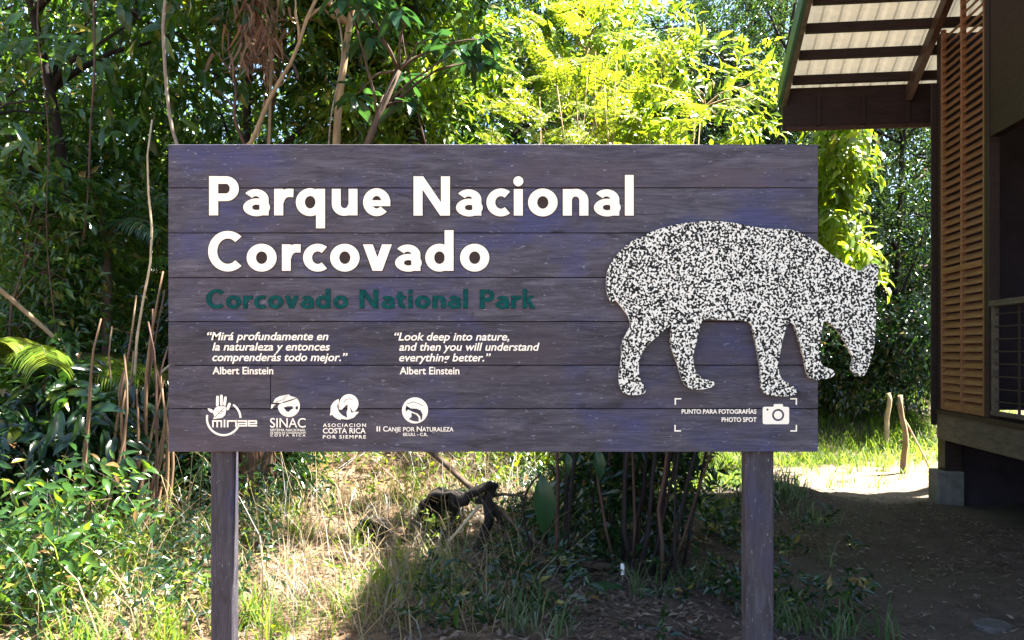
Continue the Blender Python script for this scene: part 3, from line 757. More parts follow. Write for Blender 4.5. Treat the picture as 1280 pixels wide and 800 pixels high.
# ------------------------------------------------------------------ trees and shrubs
# left side
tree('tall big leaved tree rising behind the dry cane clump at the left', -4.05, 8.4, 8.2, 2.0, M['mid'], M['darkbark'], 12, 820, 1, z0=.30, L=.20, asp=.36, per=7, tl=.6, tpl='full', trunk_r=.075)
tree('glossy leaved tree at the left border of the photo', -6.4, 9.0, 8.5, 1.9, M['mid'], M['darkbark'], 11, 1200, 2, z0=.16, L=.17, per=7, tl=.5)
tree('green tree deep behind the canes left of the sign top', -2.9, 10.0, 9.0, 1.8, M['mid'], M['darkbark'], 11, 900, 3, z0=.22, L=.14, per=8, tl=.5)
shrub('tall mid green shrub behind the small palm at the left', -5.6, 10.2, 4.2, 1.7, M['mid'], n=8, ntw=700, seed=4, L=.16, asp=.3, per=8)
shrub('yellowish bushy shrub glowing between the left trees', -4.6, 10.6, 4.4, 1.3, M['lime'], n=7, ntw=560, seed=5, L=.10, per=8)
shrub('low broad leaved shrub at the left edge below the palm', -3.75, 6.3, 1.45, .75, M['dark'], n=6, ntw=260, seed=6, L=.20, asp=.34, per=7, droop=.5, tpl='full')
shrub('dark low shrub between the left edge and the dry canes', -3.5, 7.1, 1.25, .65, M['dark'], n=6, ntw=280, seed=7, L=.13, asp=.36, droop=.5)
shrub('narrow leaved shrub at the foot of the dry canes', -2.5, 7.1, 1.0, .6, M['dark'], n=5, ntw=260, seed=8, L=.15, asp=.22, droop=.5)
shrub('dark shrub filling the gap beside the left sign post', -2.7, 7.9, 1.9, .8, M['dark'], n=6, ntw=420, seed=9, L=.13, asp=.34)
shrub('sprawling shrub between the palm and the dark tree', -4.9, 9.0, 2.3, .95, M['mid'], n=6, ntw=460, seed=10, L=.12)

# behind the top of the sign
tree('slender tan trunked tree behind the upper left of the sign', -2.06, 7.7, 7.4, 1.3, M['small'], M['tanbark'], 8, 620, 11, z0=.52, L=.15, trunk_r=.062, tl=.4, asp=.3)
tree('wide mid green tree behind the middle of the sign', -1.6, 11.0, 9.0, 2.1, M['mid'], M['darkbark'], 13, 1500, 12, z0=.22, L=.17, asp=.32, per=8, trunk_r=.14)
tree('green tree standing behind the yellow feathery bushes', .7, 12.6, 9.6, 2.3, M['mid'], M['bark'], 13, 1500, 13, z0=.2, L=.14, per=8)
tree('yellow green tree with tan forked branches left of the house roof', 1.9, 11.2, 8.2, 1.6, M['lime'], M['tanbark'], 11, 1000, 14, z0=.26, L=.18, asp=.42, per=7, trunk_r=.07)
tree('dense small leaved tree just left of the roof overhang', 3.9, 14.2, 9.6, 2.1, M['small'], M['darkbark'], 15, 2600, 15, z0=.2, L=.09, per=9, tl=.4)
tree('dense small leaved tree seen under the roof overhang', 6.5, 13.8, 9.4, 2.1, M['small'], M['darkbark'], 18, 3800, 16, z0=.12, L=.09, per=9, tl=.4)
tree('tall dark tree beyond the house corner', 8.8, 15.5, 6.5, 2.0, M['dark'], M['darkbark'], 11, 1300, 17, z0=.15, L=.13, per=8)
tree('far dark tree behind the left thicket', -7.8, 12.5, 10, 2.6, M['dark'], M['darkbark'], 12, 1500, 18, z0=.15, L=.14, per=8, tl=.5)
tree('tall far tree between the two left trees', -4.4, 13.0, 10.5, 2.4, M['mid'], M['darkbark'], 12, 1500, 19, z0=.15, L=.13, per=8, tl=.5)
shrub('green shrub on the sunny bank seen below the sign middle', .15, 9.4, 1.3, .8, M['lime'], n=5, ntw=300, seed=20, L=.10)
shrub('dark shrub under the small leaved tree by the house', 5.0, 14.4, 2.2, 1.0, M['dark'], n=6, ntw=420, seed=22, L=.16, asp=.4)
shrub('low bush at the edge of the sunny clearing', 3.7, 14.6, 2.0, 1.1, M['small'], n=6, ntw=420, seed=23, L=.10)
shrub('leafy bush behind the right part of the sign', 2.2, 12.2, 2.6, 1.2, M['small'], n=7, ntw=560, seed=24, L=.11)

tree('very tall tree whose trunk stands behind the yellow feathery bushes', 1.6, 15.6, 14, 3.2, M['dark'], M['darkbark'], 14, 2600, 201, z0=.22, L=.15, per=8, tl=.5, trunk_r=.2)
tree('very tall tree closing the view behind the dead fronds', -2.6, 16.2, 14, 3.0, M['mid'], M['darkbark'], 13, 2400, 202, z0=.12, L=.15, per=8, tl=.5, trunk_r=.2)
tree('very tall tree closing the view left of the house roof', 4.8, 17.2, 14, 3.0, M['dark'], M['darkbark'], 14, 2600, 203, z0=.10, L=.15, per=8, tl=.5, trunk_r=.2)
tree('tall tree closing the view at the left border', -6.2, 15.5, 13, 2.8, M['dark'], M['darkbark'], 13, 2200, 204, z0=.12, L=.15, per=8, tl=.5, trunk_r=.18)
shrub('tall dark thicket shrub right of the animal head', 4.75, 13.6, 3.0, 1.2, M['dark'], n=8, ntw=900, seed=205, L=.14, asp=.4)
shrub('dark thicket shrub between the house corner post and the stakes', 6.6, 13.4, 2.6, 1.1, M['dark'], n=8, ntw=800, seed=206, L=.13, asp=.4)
qc = np.random.default_rng(300)
plant('added_shade_tree', 'unseen canopy tree added to shade and dapple the left thicket', 'tree', -.4, 13.4, [(qc.uniform(-1.8, .6), qc.uniform(-5.2, -1.2), qc.uniform(9.6, 11.6), qc.uniform(.7, 1.1), qc.uniform(.7, 1.1), qc.uniform(.5, .8)) for k in range(2)]+[(qc.uniform(-1.0, 2.3), qc.uniform(-8.6, -5.0), qc.uniform(6.7, 8.2), qc.uniform(.22, .42), qc.uniform(.22, .42), qc.uniform(.15, .3)) for k in range(26)], M['mid'], M['darkbark'], 300, 8, .5, .16, .42, trunk_r=.16, seed=301)  # crown out of view, added for the shade and flecks it casts

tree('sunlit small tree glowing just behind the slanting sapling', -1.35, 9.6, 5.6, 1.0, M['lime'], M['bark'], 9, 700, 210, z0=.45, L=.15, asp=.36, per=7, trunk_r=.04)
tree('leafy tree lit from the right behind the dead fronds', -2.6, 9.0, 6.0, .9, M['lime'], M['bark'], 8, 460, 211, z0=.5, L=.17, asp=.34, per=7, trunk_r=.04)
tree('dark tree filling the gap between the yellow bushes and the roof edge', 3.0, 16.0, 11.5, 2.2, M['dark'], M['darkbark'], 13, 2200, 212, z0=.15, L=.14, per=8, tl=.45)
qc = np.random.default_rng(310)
plant('added_dapple_tree', 'unseen tall tree added over the roof to dapple the ground', 'tree', 10.2, 11.5, [(qc.uniform(-7.6, -3.6), qc.uniform(-7.0, -3.2), qc.uniform(9.2, 11.5), qc.uniform(.45, .8), qc.uniform(.45, .8), qc.uniform(.3, .5)) for k in range(9)], M['mid'], M['darkbark'], 230, 7, .45, .16, .42, trunk_r=.2, seed=311)  # branches out of view, added to break up the house shadow
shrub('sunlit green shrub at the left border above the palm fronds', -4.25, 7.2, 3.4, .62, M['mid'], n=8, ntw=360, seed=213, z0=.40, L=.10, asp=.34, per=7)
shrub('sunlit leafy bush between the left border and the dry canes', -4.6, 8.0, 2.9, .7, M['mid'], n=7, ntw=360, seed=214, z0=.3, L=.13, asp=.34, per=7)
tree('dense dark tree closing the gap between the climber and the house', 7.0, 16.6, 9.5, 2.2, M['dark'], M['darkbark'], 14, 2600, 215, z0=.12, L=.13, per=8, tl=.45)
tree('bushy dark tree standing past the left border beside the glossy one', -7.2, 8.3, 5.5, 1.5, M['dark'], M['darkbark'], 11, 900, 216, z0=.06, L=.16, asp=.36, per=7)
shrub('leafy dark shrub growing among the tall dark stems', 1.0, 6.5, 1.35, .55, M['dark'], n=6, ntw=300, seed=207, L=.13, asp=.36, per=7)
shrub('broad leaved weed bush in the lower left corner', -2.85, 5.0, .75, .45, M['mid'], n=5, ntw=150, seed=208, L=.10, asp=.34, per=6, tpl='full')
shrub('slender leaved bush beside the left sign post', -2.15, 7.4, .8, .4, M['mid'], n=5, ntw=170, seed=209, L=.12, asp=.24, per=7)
# bright climber hanging right of the sign
q = np.random.default_rng(30)
bl = [(q.normal(0, .12), q.normal(0, .1), z  , .24, .22, .24) for z in np.linspace(3.0, 5.0, 8)]
plant('hanging_climber', 'bright yellow green climber hanging beside the right edge of the sign', 'climber', 4.35, 10.6, bl, M['lime'], M['vine'], 330, 6, .32, .17, .42, .7, .1, .3, .02, seed=30, tpl='full', trunk=False)

cl = bpy.data.objects['hanging_climber']
mb = MB()
for k in range(3): mb.tube(bez((.05*k, 0, 2.8+.3*k), (-.3+.2*k, .3, 8.0), (.1*k, 0, 0), 12, .03, k), .014, 5)
mb.build('vine_stem', M['vine'], cl, True)

# feathery yellow bushes
def feathery(label, x, y, z_lo, z_hi, w_, n, seed):
    q = np.random.default_rng(seed); z0 = g(x, y)
    t = thing('feathery_bush', label, 'shrub', (x, y, z0), 0, None)
    mb = MB(); bs, ds, us, Ls = [], [], [], []
    for k in range(n):
        a = q.uniform(0, 2*math.pi); r = w_*math.sqrt(q.random())
        e = np.array([r*math.cos(a), r*.7*math.sin(a), q.uniform(z_lo, z_hi)])
        out = nrm(np.array([math.cos(a)+q.normal(0, .4), math.sin(a)*.6-.3+q.normal(0, .3), q.uniform(-.75, .75)]))
        fl = q.uniform(.35, .75)
        P = bez(e, e+out*fl, (0, 0, .10*fl), 7); 
        mb.tube(P, np.linspace(.005, .0015, 7), 3, cap=False)
        # pinnae along the rachis, leaflets along each pinna
        T = nrm(out); S = nrm(np.cross(T, (0, 0, 1.)))
        for i in range(9):
            tt = .12+.1*i; c = e+out*fl*tt+np.array([0, 0, .10*fl*4*tt*(1-tt)])
            for sgn in (-1, 1):
                pl = fl*.30*(1-.5*abs(tt-.45)); pd = nrm(S*sgn+T*.55+np.array([0, 0, -.15]))
                m_ = 9
                for j in range(m_):
                    b_ = c+pd*pl*(j+.5)/m_
                    for s2 in (-1, 1):
                        bs.append(b_); ds.append(nrm(T*s2*.9+pd*.5+q.normal(0, .08, 3))); us.append((q.normal(0, .3), -.5+q.normal(0, .3), 1)); Ls.append(.036)
    for k in range(6):
        a = q.uniform(0, 6.28); mb.tube(bez((0, 0, -.1), (w_*.6*math.cos(a), w_*.4*math.sin(a), z_hi*.9), (q.normal(0, .15), q.normal(0, .1), 0), 8, .02, k), np.linspace(.022, .006, 8), 5)
    L = np.array(Ls)*q.uniform(.8, 1.25, len(Ls))
    link('foliage', leaf_mesh('foliage', np.array(bs), np.array(ds), np.array(us, float)+q.normal(0, .25, (len(bs), 3)), L, L*.34, M['feather'], 'thin'), t)
    mb.build('stem', M['tanbark'], t, True)
feathery('feathery yellow bush above the middle of the sign', .80, 9.2, 3.6, 5.0, .85, 34, 40)
feathery('feathery yellow bush above the word ending of the sign heading', 1.65, 9.6, 3.5, 4.8, 1.0, 38, 41)
feathery('feathery yellow bush highest above the sign with tan twigs', 1.0, 10.3, 4.7, 5.9, 1.0, 24, 42)

# large leaved sapling with slanting trunk
t = thing('large_leaved_sapling', 'slanting brown trunked sapling with big drooping bluish leaves above the sign', 'tree', (-2.45, 7.2, g(-2.45, 7.2)))
mb = MB(); q = np.random.default_rng(50)
a0 = np.array([0, 0, -.1]); tip = np.array([1.42, .05, 4.15-.25])
P = bez(a0, tip, (-.10, 0, 0), 10, .012, 1); mb.tube(P, np.linspace(.052, .03, 10), 8, lump=.08)
bs, ds, us, Ls = [], [], [], []
for k in range(12):
    e = tip+np.array([q.uniform(-.5, .95), q.uniform(-.35, .5), q.uniform(-.35, .75)])
    mb.tube(bez(P[-1 if k % 2 else -2], e, (0, 0, .08), 6, .01, k), np.linspace(.016, .006, 6), 5)
    for j in range(9):
        an = j*2.4; bs.append(e+q.normal(0, .03, 3)); ds.append((math.cos(an), math.sin(an)*.8, q.uniform(-1.0, .15))); us.append((q.normal(0, .3), q.normal(0, .3), 1)); Ls.append(q.uniform(.17, .30))
Ls = np.array(Ls)
link('crown', leaf_mesh('crown', np.array(bs), np.array(ds, float), np.array(us, float), Ls, Ls*.40, M['big'], 'full'), t)
mb.build('trunk', M['bark'], t, True)

# thick dark trunk behind it
t = thing('dark_trunked_tree', 'thick dark mossy trunk between the sapling and the yellow bushes', 'tree', (-1.02, 9.1, g(-1.02, 9.1)))
mb = MB(); mb.tube(bez((.12, 0, -.2), (-.12, .1, 6.2), (-.05, 0, 0), 14, .03, 4), np.linspace(.17, .09, 14), 10, lump=.15, seed=4); mb.build('trunk', M['darkbark'], t, True)
q = np.random.default_rng(52)
b = crown_leaves(q, blobs_for(q, 8, 1.1, .9, 4.6, 7.2, .5, .8), 520, 8, .4, .14, .36)
link('crown', leaf_mesh('crown', *b[:5], M['mid']), t)

# small palms
def frond_palm(name, label, x, y, n, fl, h, mat, seed, lean=None, leaflet=.34):
    q = np.random.default_rng(seed)
    t = thing(name, label, 'palm', (x, y, g(x, y))); mb = MB(); bs, ds, us, Ls = [], [], [], []
    mb.tube(bez((0, 0, -.1), (0, 0, h), (0, 0, 0), 5), np.linspace(.05, .04, 5), 8)
    for k in range(n):
        a = k*2.4+q.normal(0, .2); el = q.uniform(.5, 1.15)
        dv = np.array([math.cos(a)*math.cos(el), math.sin(a)*math.cos(el), math.sin(el)])
        f = fl*q.uniform(.8, 1.15); tt = np.linspace(0, 1, 24)
        P = np.array([0, 0, h])+dv*f*tt[:, None]+np.array([math.cos(a)*.25, math.sin(a)*.25, -.55])*f*(tt**2)[:, None]
        mb.tube(P[::3], np.linspace(.010, .003, 8), 4, cap=False)
        T = nrm(np.gradient(P, axis=0)); S = nrm(np.cross(T, (0, 0, 1.)))
        for i in range(3, 24):
            for sg in (-1, 1):
                for hh in (0, .5):
                    c = P[i]*(1-hh)+P[max(i-1, 0)]*hh
                    bs.append(c); ds.append(S[i]*sg+T[i]*.75+np.array([0, 0, -.25])); us.append((0, 0, 1)); Ls.append(leaflet*(1-.65*abs(tt[i]-.45))*q.uniform(.9, 1.1))
    Ls = np.array(Ls)
    link('frond', leaf_mesh('frond', np.array(bs), np.array(ds), np.array(us, float)+q.normal(0, .1, (len(bs), 3)), Ls, np.full(len(Ls), .022), mat, 'blade'), t)
    mb.build('stem', M['bark'], t, True)
frond_palm('young_palm', 'young palm with sunlit feathery fronds at the left edge of the photo', -4.15, 6.9, 11, 1.15, 1.25, M['lime'], 60)
frond_palm('young_palm', 'dark young palm in the deep shade above the dry canes', -3.85, 7.6, 8, 1.2, 2.35, M['dark'], 61)
frond_palm('young_palm', 'small palm beside the dry canes left of the sign', -3.0, 8.2, 9, 1.2, 1.6, M['mid'], 62)

# dry cane clump
t = thing('dry_cane_clump', 'clump of dry brown canes standing left of the sign', 'cane clump', (-2.98, 6.25, g(-2.98, 6.25)))
q = np.random.default_rng(70)
for k in range(22):
    x0, y0 = q.uniform(-.22, .22), q.uniform(-.2, .2); hh = q.uniform(1.2, 2.15)
    mb = MB(); mb.tube(bez((x0, y0, -.1), (x0+q.normal(.03, .17), y0+q.normal(0, .12), hh), (q.normal(0, .06), 0, 0), 9, .010, k), np.linspace(q.uniform(.008, .026), .006, 9), 6, lump=.12, seed=k)
    mb.build('cane', M['drycane'] if q.random() < .55 else M['greycane'], t, True)

def stick(name, label, cat, p0, p1, r0, r1, mat, sag=(0, 0, 0), wob=.012, seed=0, n=10, forks=0):
    p0 = np.array(p0, float); p1 = np.array(p1, float)
    o = MB(); P = bez((0, 0, 0), p1-p0, sag, n, wob, seed)
    o.tube(P, np.linspace(r0, r1, n), 6, lump=.1, seed=seed)
    q = np.random.default_rng(seed)
    for k in range(forks):
        i = q.integers(n//3, n-2); e = P[i]+(P[i+1]-P[i])*2+q.normal(0, .12, 3)*np.linalg.norm(p1-p0)*.6
        o.tube(bez(P[i], e, (0, 0, 0), 5, .01, k), np.linspace(r1*1.1, r1*.4, 5), 5)
    ob = o.build(name, mat, None, True); ob.location = p0
    return tag(ob, label, cat)
stick('leaning_branch', 'bare tan branch leaning down from the left edge towards the canes', 'branch', at(-25, 345, 6.4), at(134, 500, 6.9), .022, .014, M['tanbark'], (0, 0, .06), seed=1)
stick('leaning_branch', 'long bare branch crossing behind the canes up to the sign edge', 'branch', at(76, 568, 6.9), at(232, 438, 7.2), .018, .011, M['straw'], (0, 0, .03), seed=2)
stick('upright_pole', 'thin pale pole rising above the dry canes', 'pole', at(160, 560, 6.75), at(190, 150, 6.75), .014, .007, M['straw'], (.02, 0, 0), seed=3)
stick('hanging_vine', 'long thin grey vine hanging above the left sign corner', 'vine', at(222, -60, 6.6), at(229, 200, 6.6), .012, .016, M['vine'], (-.12, 0, 0), .015, seed=4, n=14)
for (lab, a, b, r, m_, s) in (('crooked tan stem crossing left of the slender trunk', (412, -20), (300, 200), .022, 'tanbark', 5), ('tan branch sloping into the slender trunk', (300, -10), (372, 98), .016, 'bark', 6),
        ('thin upright stem left of the slender trunk', (330, 20), (336, 200), .015, 'tanbark', 7), ('dark leaning stem under the dead fronds', (286, 40), (312, 200), .017, 'greycane', 8),
        ('thin tan stem bowing right of the dead fronds', (352, 90), (300, 190), .012, 'tanbark', 9)):
    stick('bare_stem', lab, 'stem', at(*b, 7.35+.06*s-.3), at(*a, 7.3+.05*s-.3), r, r*.7, M[m_], (.04, 0, 0), .018, seed=s, forks=2)

for (lab, a, b, r, m_, s, dd) in (('thin brown vine hanging at the far left above the palm', (52, -40), (70, 480), .007, 'greycane', 41, 6.9), ('pair forming left vine hanging before the dark tree', (118, -40), (104, 300), .010, 'greycane', 42, 7.0),
        ('thin vine right of the slender tan trunk', (398, -40), (410, 205), .009, 'vine', 44, 7.1),
        ('fine dark vine between the sapling and the dark trunk', (476, -40), (540, 205), .009, 'greycane', 45, 7.4)):
    stick('hanging_vine', lab.replace('pair forming left', 'slightly thicker brown'), 'vine', at(*a, dd), at(*b, dd), r, r*.7, M[m_], (.05, 0, 0), .03, seed=s, n=16)
# hanging dead fronds
t = thing('dead_frond_bundle', 'bundle of dead brown fronds hanging beside the slender trunk', 'dead fronds', at(322, -10, 7.35))
q = np.random.default_rng(80); n = 240
bs = np.stack([q.normal(0, .10, n), q.normal(0, .08, n), -q.uniform(0, .62, n)], 1)
ds = np.stack([q.normal(0, .35, n), q.normal(0, .3, n), -np.ones(n)], 1)
link('frond', leaf_mesh('frond', bs, ds, rsphere(q, n), q.uniform(.15, .34, n), q.uniform(.012, .03, n), M['deadfrond'], 'blade'), t)
mb = MB()
for k in range(5): mb.tube(bez((q.normal(0, .05), q.normal(0, .05), .25), (q.normal(0, .12), q.normal(0, .1), -.7), (q.normal(0, .05), 0, 0), 6), np.linspace(.012, .005, 6), 5)
mb.build('stalk', M['greycane'], t, True)

# dead palm trunk stub behind the left post
t = thing('palm_stub', 'fibrous brown palm stub just right of the left sign post', 'stump', (at(321, 650, 6.9).x, 6.9, g(at(321, 650, 6.9).x, 6.9)))
mb = MB(); mb.tube(bez((0, 0, -.2), (.02, 0, 1.35), (0, 0, 0), 9), [.20, .17, .15, .145, .14, .14, .13, .13, .10], 16, lump=.12, seed=2); mb.build('trunk', M['bark'], t, True)
n = 260; q = np.random.default_rng(81); a = q.uniform(0, 6.28, n)
bs = np.stack([.135*np.cos(a), .135*np.sin(a), q.uniform(.3, 1.35, n)], 1); ds = np.stack([.15*np.cos(a)+q.normal(0, .1, n), .15*np.sin(a), -np.ones(n)], 1)
link('fibre', leaf_mesh('fibre', bs, ds, np.stack([np.cos(a), np.sin(a), 0*a], 1), q.uniform(.2, .45, n), q.uniform(.012, .026, n), M['deadfrond'], 'blade'), t)

# tall dark stem clump behind the sign, with big leaves
c0 = at(790, 716, 5.75)
t = thing('wild_ginger_clump', 'clump of tall dark stems with broad leaves behind the sign centre right', 'plant', (c0.x, 5.75, g(c0.x, 5.75)))
q = np.random.default_rng(90); bs, ds, us, Ls = [], [], [], []
for k in range(19):
    x0, y0 = q.normal(-.02, .17), q.normal(.12, .16); hh = q.uniform(1.5, 2.7); lx = q.normal(.06, .22)
    if k < 3: x0 = -.55+.07*k; lx = .02
    if k in (4, 5, 6): lx = .5; x0 = .14+.05*(k-4)
    mb = MB(); P = bez((x0, y0, -.08), (x0+lx, y0+q.normal(0, .15), hh), (q.normal(0, .06), 0, 0), 7, .014, k)
    mb.tube(P, np.linspace(q.uniform(.010, .022), .006, 7), 6); mb.build('stalk', M['darkbark'] if k % 3 else M['greycane'], t, True)
    for j in range(6):
        i = 6-(j % 3); bs.append(P[i]); an = q.uniform(0, 6.28); ds.append((math.cos(an), math.sin(an), q.uniform(-.2, .6))); us.append((0, 0, 1)); Ls.append(q.uniform(.32, .5))
def lf(px0, py0, px1, py1, d):
    a = np.array(at(px0, py0, d)-t.location); b_ = np.array(at(px1, py1, d-.05)-t.location); l_ = np.linalg.norm(b_-a)
    link('leaf', leaf_mesh('leaf', a[None], (b_-a)[None], np.array([[.1, -1, .3]]), np.array([l_]), np.array([l_*.40]), M['big'], 'full', 2.2), t)
for a_ in ((676, 592, 683, 668, 5.6), (735, 730, 800, 758, 5.35), (800, 735, 856, 775, 5.3), (708, 566, 712, 590, 5.6), (745, 560, 752, 600, 5.7)): lf(*a_)
Ls = np.array(Ls)
for (pa, pb, dd, sag_) in (((676, 592), (668, 690), 5.62, .10), ((735, 730), (760, 700), 5.5, .05), ((800, 735), (795, 700), 5.5, .04)):
    MB().tube(bez(np.array(at(*pb, dd+.06)-t.location), np.array(at(*pa, dd)-t.location), (-sag_, 0, .05), 8), np.linspace(.011, .006, 8), 6).build('leaf_stalk', M['darkbark'], t, True)
link('foliage', leaf_mesh('foliage', np.array(bs), np.array(ds, float), np.array(us, float), Ls, Ls*.36, M['big'], 'full'), t)

# hollow logs in the bank, logs and branches on the ground
def hollow_log(label, px, py, d, ro, ri, ln, seed):
    p = at(px, py, d); t = thing('hollow_log', label, 'log', (p.x, p.y, p.z))
    mb = MB(); q = np.random.default_rng(seed); S = 18
    a = np.arange(S)*2*math.pi/S; lo = 1+.16*q.uniform(-1, 1, S); li = 1+.22*q.uniform(-1, 1, S)
    rings = []
    for (y, r, l) in ((ln, ro, lo), (ln*.5, ro*1.06, lo), (.04, ro, lo), (-.02, ro*.9, lo), (-.015, ri*1.12, li), (.03, ri, li), (ln*.9, ri*.6, li)):
        rings.append(np.stack([r*l*np.cos(a)*(1+.12*y), y+.015*q.normal(size=S), r*l*np.sin(a)*1.1-.12*y], 1))
    V = np.concatenate(rings); F = []
    for i in range(len(rings)-1):
        for j in range(S): F.append((i*S+j, i*S+(j+1) % S, (i+1)*S+(j+1) % S, (i+1)*S+j))
    F.append(tuple((len(rings)-1)*S+j for j in range(S)))
    mb.add(V, F); mb.build('log_body', M['darkbark'], t, True)
    return t
lg = hollow_log('large black hollow log end opening towards the viewer below the sign middle', 549, 642, 6.6, .175, .13, .7, 3)
mb = MB(); q = np.random.default_rng(7)
for (x0, z0, x1, z1, r) in ((.16, .10, .44, .26, .045), (.44, .26, .38, -.12, .05), (.38, -.12, .16, -.40, .055), (.05, -.12, .10, -.45, .05), (-.1, -.1, -.02, -.42, .04), (.30, .12, .52, -.06, .03)):
    mb.tube(bez((x0, -.04, z0), (x1, -.10, z1), (q.normal(0, .03), 0, q.normal(0, .03)), 7, .012, int(r*1000)), np.linspace(r, r*.7, 7), 8, lump=.25, seed=int(r*999))
mb.build('root', M['darkbark'], lg, True)
hollow_log('smaller dark hollow log end in the straw left of the large one', 457, 668, 6.3, .10, .075, .5, 4)

def fallen(name, label, pa, pb, da, db, r0, r1, mat, seed, lift=.0, forks=0, sag=.0):
    a = at(*pa, da); b_ = at(*pb, db); 
    a.z = max(a.z, g(a.x, a.y)+r0*.7)+lift; b_.z = max(b_.z, g(b_.x, b_.y)+r1*.7)
    return stick(name, label, 'log' if name == 'fallen_log' else 'branch', a, b_, r0, r1, mat, (0, 0, sag), .012, seed, 12, forks)
fallen('fallen_log', 'dark fallen log lying on the litter below the sign middle', (548, 712), (815, 722), 5.85, 5.75, .045, .03, M['bark'], 20)
fallen('fallen_branch', 'long bare branch sloping down from the bank past the rotten stump', (534, 560), (692, 690), 7.0, 6.2, .03, .018, M['bark'], 21, forks=2)
fallen('fallen_branch', 'reddish fallen branch in the sunny grass right of the left post', (322, 706), (470, 702), 5.9, 5.95, .022, .014, M['bark'], 22, .05)
fallen('fallen_branch', 'pale fallen stick on the lower left ground', (90, 800), (246, 762), 4.7, 5.1, .012, .009, M['straw'], 23, .04)
fallen('fallen_branch', 'bent pale branch lying low at the left edge', (-10, 700), (70, 683), 5.6, 5.8, .016, .012, M['straw'], 24, .1)
fallen('fallen_branch', 'thin grey branch arching at the foot of the canes', (130, 600), (160, 520), 6.5, 6.6, .01, .007, M['vine'], 25, .02, 0, .0)
fallen('fallen_branch', 'broken stick beside the rotten stump', (600, 640), (560, 700), 6.4, 6.0, .016, .010, M['straw'], 26, .05)

# small things on the ground
p = at(1128, 595, 10.2); 
stick('wooden_stake', 'weathered stake leaning in the sunny clearing', 'stake', (p.x, p.y, g(p.x, p.y)-.1), (p.x-.03, p.y, g(p.x, p.y)+1.02), .042, .030, M['tanbark'], (.02, 0, 0), .01, 30)
p = at(1109, 545, 12.3)
stick('wooden_stake', 'pale stake standing in the grass bank behind the leaning one', 'stake', (p.x, p.y, g(p.x, p.y)-.1), (p.x+.02, p.y, g(p.x, p.y)+.85), .045, .035, M['straw'], (0, 0, 0), .01, 31)
p = at(1165, 575, 10.6)
stick('thin_prop', 'thin bare stick propped against the leaning stake', 'stick', (p.x, p.y, g(p.x, p.y)), at(1131, 525, 10.25), .014, .010, M['straw'], (0, 0, 0), .006, 32)
p = at(1240, 784, 4.66); t = thing('round_cover', 'round grey cover lying flat on the dirt in the lower right corner', 'cover', (p.x, p.y, g(p.x, p.y)+.012))
mb = MB(); mb.tube([(0, 0, -.03), (0, 0, .0), (0, 0, .006)], [.105, .105, .098], 32); mb.build('lid', M['metal'], t)
mb = MB(); a = np.linspace(0, 2*math.pi, 33); mb.tube([(.085*math.cos(k), .085*math.sin(k), .007) for k in a], .004, 5); mb.build('rim', M['metal'], t)
p = at(778, 712, 5.55); t = thing('plant_tag', 'small white tag on a stick at the foot of the dark stems', 'tag', (p.x, p.y, g(p.x, p.y)))
MB().box((-.013, -.002, .05), (.013, .002, .13), bev=.001).build('tag_plate', M['white'], t)
MB().tube([(0, .004, -.05), (0, .004, .12)], .004, 6).build('tag_stick', M['straw'], t)

# ------------------------------------------------------------------ ground cover (uncountable)
def scatter(q, n, x0, x1, y0, y1, dens):
    X = q.uniform(x0, x1, n*3); Y = q.uniform(y0, y1, n*3)
    keep = q.random(n*3) < dens(X, Y); X, Y = X[keep][:n], Y[keep][:n]
    return X, Y
def blades(name, q, X, Y, per, L0, L1, w_, mat, flop=.55, jit=.05):
    n = len(X); bx = np.repeat(X, per)+q.normal(0, jit, n*per); by = np.repeat(Y, per)+q.normal(0, jit, n*per)
    b_ = np.stack([bx, by, gz(bx, by)-.01], 1); a = q.uniform(0, 6.28, n*per); f = np.abs(q.normal(0, flop, n*per))
    d = np.stack([np.cos(a)*f, np.sin(a)*f, np.ones(n*per)], 1)
    u = np.stack([-np.cos(a), -np.sin(a), f], 1)
    L = q.uniform(L0, L1, n*per)
    o = link(name, leaf_mesh(name, b_, d, u, L, np.minimum(w_*q.uniform(.6, 1.3, n*per), L*.2), mat, 'blade', q.uniform(.5, 1.6, n*per)))
    return tag(o, kind='stuff')
q = np.random.default_rng(100)
def patch(X, Y, s=1.7, ph=0): return .5+.5*np.sin(X*s+ph+1.3*np.sin(Y*s*.8))*np.cos(Y*s*1.1+ph*.7)
bare = lambda x, y: 1-.93*np.exp(-(((x+2.9)/.75)**2+((y-5.9)/.8)**2))-.75*np.exp(-(((x+1.2)/.8)**2+((y-6.9)/.7)**2))
X, Y = scatter(q, 1000, -6, -.3, 4.0, 9.5, lambda x, y: np.clip((patch(x, y, 2.6)-.25)*1.5, 0, 1)*sstep(.0, -.9, x+.15*(y-6))*np.clip(bare(x, y), 0, 1))
tag(blades('sunny_grass', q, X, Y, 7, .08, .36, .010, M['grass'], .7, .035), 'green grass growing over the sunny ground at the lower left', 'grass')
X, Y = scatter(q, 1500, -6.5, .9, 4.4, 11, lambda x, y: np.clip(patch(x, y, 1.9, 2)*1.3-.1, 0, 1)*np.clip(bare(x, y)+.3, 0, 1)*sstep(.25, -.25, x-.22*(y-6)))
tag(blades('dry_grass', q, X, Y, 6, .10, .45, .008, M['dry'], 1.1, .06), 'straw coloured dry grass on the bank at the left', 'dry grass')
X, Y = scatter(q, 300, -5.5, -2.2, 4.4, 7.5, lambda x, y: patch(x, y, 2.3, 4)*sstep(-2.3, -3.0, x))
tag(blades('long_grass', q, X, Y, 7, .25, .7, .012, M['grass'], .9, .05), 'long arching grass at the lower left', 'grass')
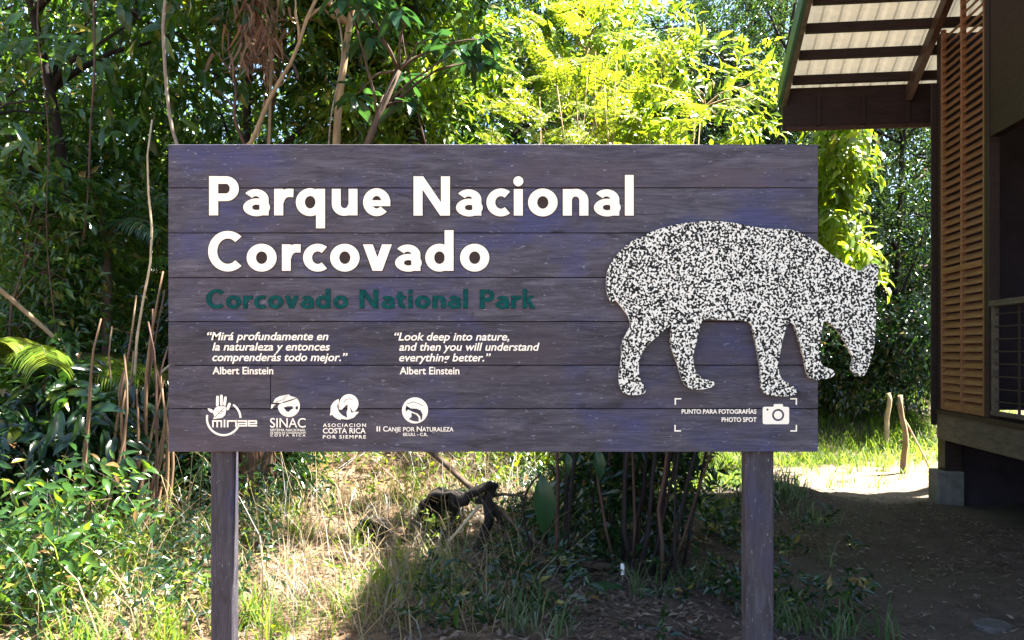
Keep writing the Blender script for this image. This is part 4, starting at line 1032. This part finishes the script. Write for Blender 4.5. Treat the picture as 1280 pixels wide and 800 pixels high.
X, Y = scatter(q, 3200, 1.0, 8.5, 9.2, 15.5, lambda x, y: (.4+.6*patch(x, y, 1.5, 1))*np.where((x > 3.0) & (y < 11.0), .12, 1))
tag(blades('clearing_grass', q, X, Y, 6, .10, .32, .012, M['grass'], .6), 'bright grass on the sunny bank beyond the clearing', 'grass')
X, Y = scatter(q, 260, -.9, 2.6, 4.2, 7.6, lambda x, y: (patch(x, y, 3.6, .5) > .74)*1.0*sstep(2.7, 1.5, x))
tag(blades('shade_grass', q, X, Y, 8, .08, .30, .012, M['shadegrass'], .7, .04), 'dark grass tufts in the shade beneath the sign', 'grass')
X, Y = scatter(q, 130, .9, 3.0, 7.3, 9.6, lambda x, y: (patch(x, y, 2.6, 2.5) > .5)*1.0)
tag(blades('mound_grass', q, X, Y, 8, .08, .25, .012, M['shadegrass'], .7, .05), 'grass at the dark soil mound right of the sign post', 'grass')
X, Y = scatter(q, 17000, -5, 4.4, 4.0, 9.5, lambda x, y: (.12+.88*np.exp(-((x-.3)/1.1)**2)+.9*np.exp(-(((x+2.2)/1.3)**2+((y-6.2)/1.1)**2)))*(.35+.65*patch(x, y, 2.4, 3))+.32*(x > 1.5)*patch(x, y, 3.3, 1))
n = len(X); zz = gz(X, Y)+q.uniform(.004, .03, n); a = q.uniform(0, 6.28, n)
L = q.uniform(.025, .085, n)*np.where(X > 1.7, .75, 1)
zz = zz-.003*(X > 1.7)
o = link('leaf_litter', leaf_mesh('leaf_litter', np.stack([X, Y, zz], 1), np.stack([np.cos(a), np.sin(a), q.normal(0, .25, n)], 1), np.stack([q.normal(0, .35, n), q.normal(0, .35, n), np.ones(n)], 1), L, L*q.uniform(.25, .5, n), M['litter'], 'mid', q.uniform(-2, 2, n)))
tag(o, 'brown fallen leaves scattered under and behind the sign', 'leaf litter', kind='stuff')

def weeds(name, label, n, x0, x1, y0, y1, dens, mat, L, seed, hgt=.22, per=6, asp=.42):
    q = np.random.default_rng(seed); X, Y = scatter(q, n, x0, x1, y0, y1, dens)
    bl = [(a, b, float(gz(a, b))+h*.45, h*.75, h*.7, h*.55) for a, b, h in zip(X, Y, q.uniform(.4, 1.3, len(X))*hgt)]
    B = crown_leaves(q, bl, n*5, per, hgt*.7, L, asp, .5, .3, .2)
    o = link(name, leaf_mesh(name, *B[:5], mat)); return tag(o, label, 'undergrowth', kind='stuff')
weeds('undergrowth', 'tangled dark green undergrowth covering the ground at the lower left', 260, -5.5, -1.75, 4.3, 7.4, lambda x, y: np.clip(patch(x, y, 2.1, 5)+.2, 0, 1)*np.clip(bare(x, y)+.1, 0, 1), M['dark'], .075, 401, .36, 6, .34)
weeds('undergrowth', 'yellow green weeds mixed into the lower left tangle', 170, -5.5, -.4, 4.3, 8.8, lambda x, y: patch(x, y, 2.7, 1)*np.clip(bare(x, y)+.15, 0, 1)*sstep(.2, -.5, x-.2*(y-6)), M['lime'], .055, 402, .24)
weeds('undergrowth', 'low green weeds on the sunny bank behind the hollow logs', 150, -1.8, 2.3, 7.6, 11, lambda x, y: .3+.7*patch(x, y, 2.0, 3), M['lime'], .075, 403, .34)
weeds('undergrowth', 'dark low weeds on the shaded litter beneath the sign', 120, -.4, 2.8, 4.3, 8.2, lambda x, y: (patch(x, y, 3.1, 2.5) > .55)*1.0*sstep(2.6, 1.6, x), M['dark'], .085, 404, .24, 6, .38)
X, Y = scatter(q, 420, -5, .2, 4.4, 8.5, lambda x, y: patch(x, y, 2.0, .4))
tag(blades('dry_stems', q, X, Y, 3, .4, 1.1, .007, M['dry'], 1.6, .12), 'dry stems lying tangled through the lower left undergrowth', 'dry stems')
def tuft(label, px, py, d, n, L0, L1, mat, seed):
    q = np.random.default_rng(seed); p = at(px, py, d); z = g(p.x, p.y)
    a = q.uniform(0, 6.28, n); f = np.abs(q.normal(.35, .3, n))
    o = link('grass_tuft', leaf_mesh('grass_tuft', np.stack([q.normal(0, .025, n), q.normal(0, .025, n), np.full(n, -.01)], 1), np.stack([np.cos(a)*f, np.sin(a)*f, np.ones(n)], 1), np.stack([-np.cos(a), -np.sin(a), f], 1), q.uniform(L0, L1, n), q.uniform(.012, .022, n), mat, 'blade'))
    o.location = (p.x, p.y, z); return tag(o, label, 'grass tuft')
tuft('broad bladed bright tuft in the shade below the sign middle', 566, 792, 4.6, 9, .14, .30, M['grass'], 1)
tuft('bright green tuft in the sun just right of the left post', 312, 790, 4.65, 26, .12, .36, M['grass'], 2)
tuft('yellow green tuft in front of the hollow logs', 432, 770, 4.9, 22, .12, .34, M['grass'], 3)
tuft('bright tuft on the straw bank above the reddish branch', 446, 690, 6.1, 20, .15, .45, M['grass'], 4)

# far forest that reads as one mass
q = np.random.default_rng(120)
bl = []
for k in range(46):
    x = -20+40*k/45+q.normal(0, .6); y = q.uniform(17, 21); h_ = q.uniform(5, 15)
    bl.append((x, y, g(x, y)+h_*.5, q.uniform(1.6, 2.6), q.uniform(1.3, 2.0), h_*.55))
for k in range(40):
    x = -15+30*k/39; y = q.uniform(16.2, 17.5); bl.append((x, y, g(x, y)+1.0, 1.3, .9, 1.6))
b = crown_leaves(q, bl, 14000, 7, .6, .24, .42, shell=.7)
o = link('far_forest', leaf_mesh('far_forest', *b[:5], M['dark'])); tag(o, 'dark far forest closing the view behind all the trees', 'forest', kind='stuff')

# repeats of one kind carry one group phrase
GROUPS = {'fallen_branch': 'bare branches lying on the ground', 'hanging_vine': 'vines hanging in front of the forest', 'bare_stem': 'bare stems beside the slender trunk', 'leaning_branch': 'bare branches leaning at the left',
          'wooden_stake': 'wooden stakes in the clearing', 'grass_tuft': 'bright grass tufts near the sign posts', 'young_palm': 'young palms left of the sign',
          'feathery_bush': 'feathery yellow bushes above the sign', 'hollow_log': 'hollow logs in the straw bank', 'leafy_shrub': 'shrubs of the forest edge', 'broadleaf_tree': 'trees of the forest wall'}
for o in COL.objects:
    k = o.name.split('.')[0]
    if o.parent is None and k in GROUPS and 'label' in o: o['group'] = GROUPS[k]
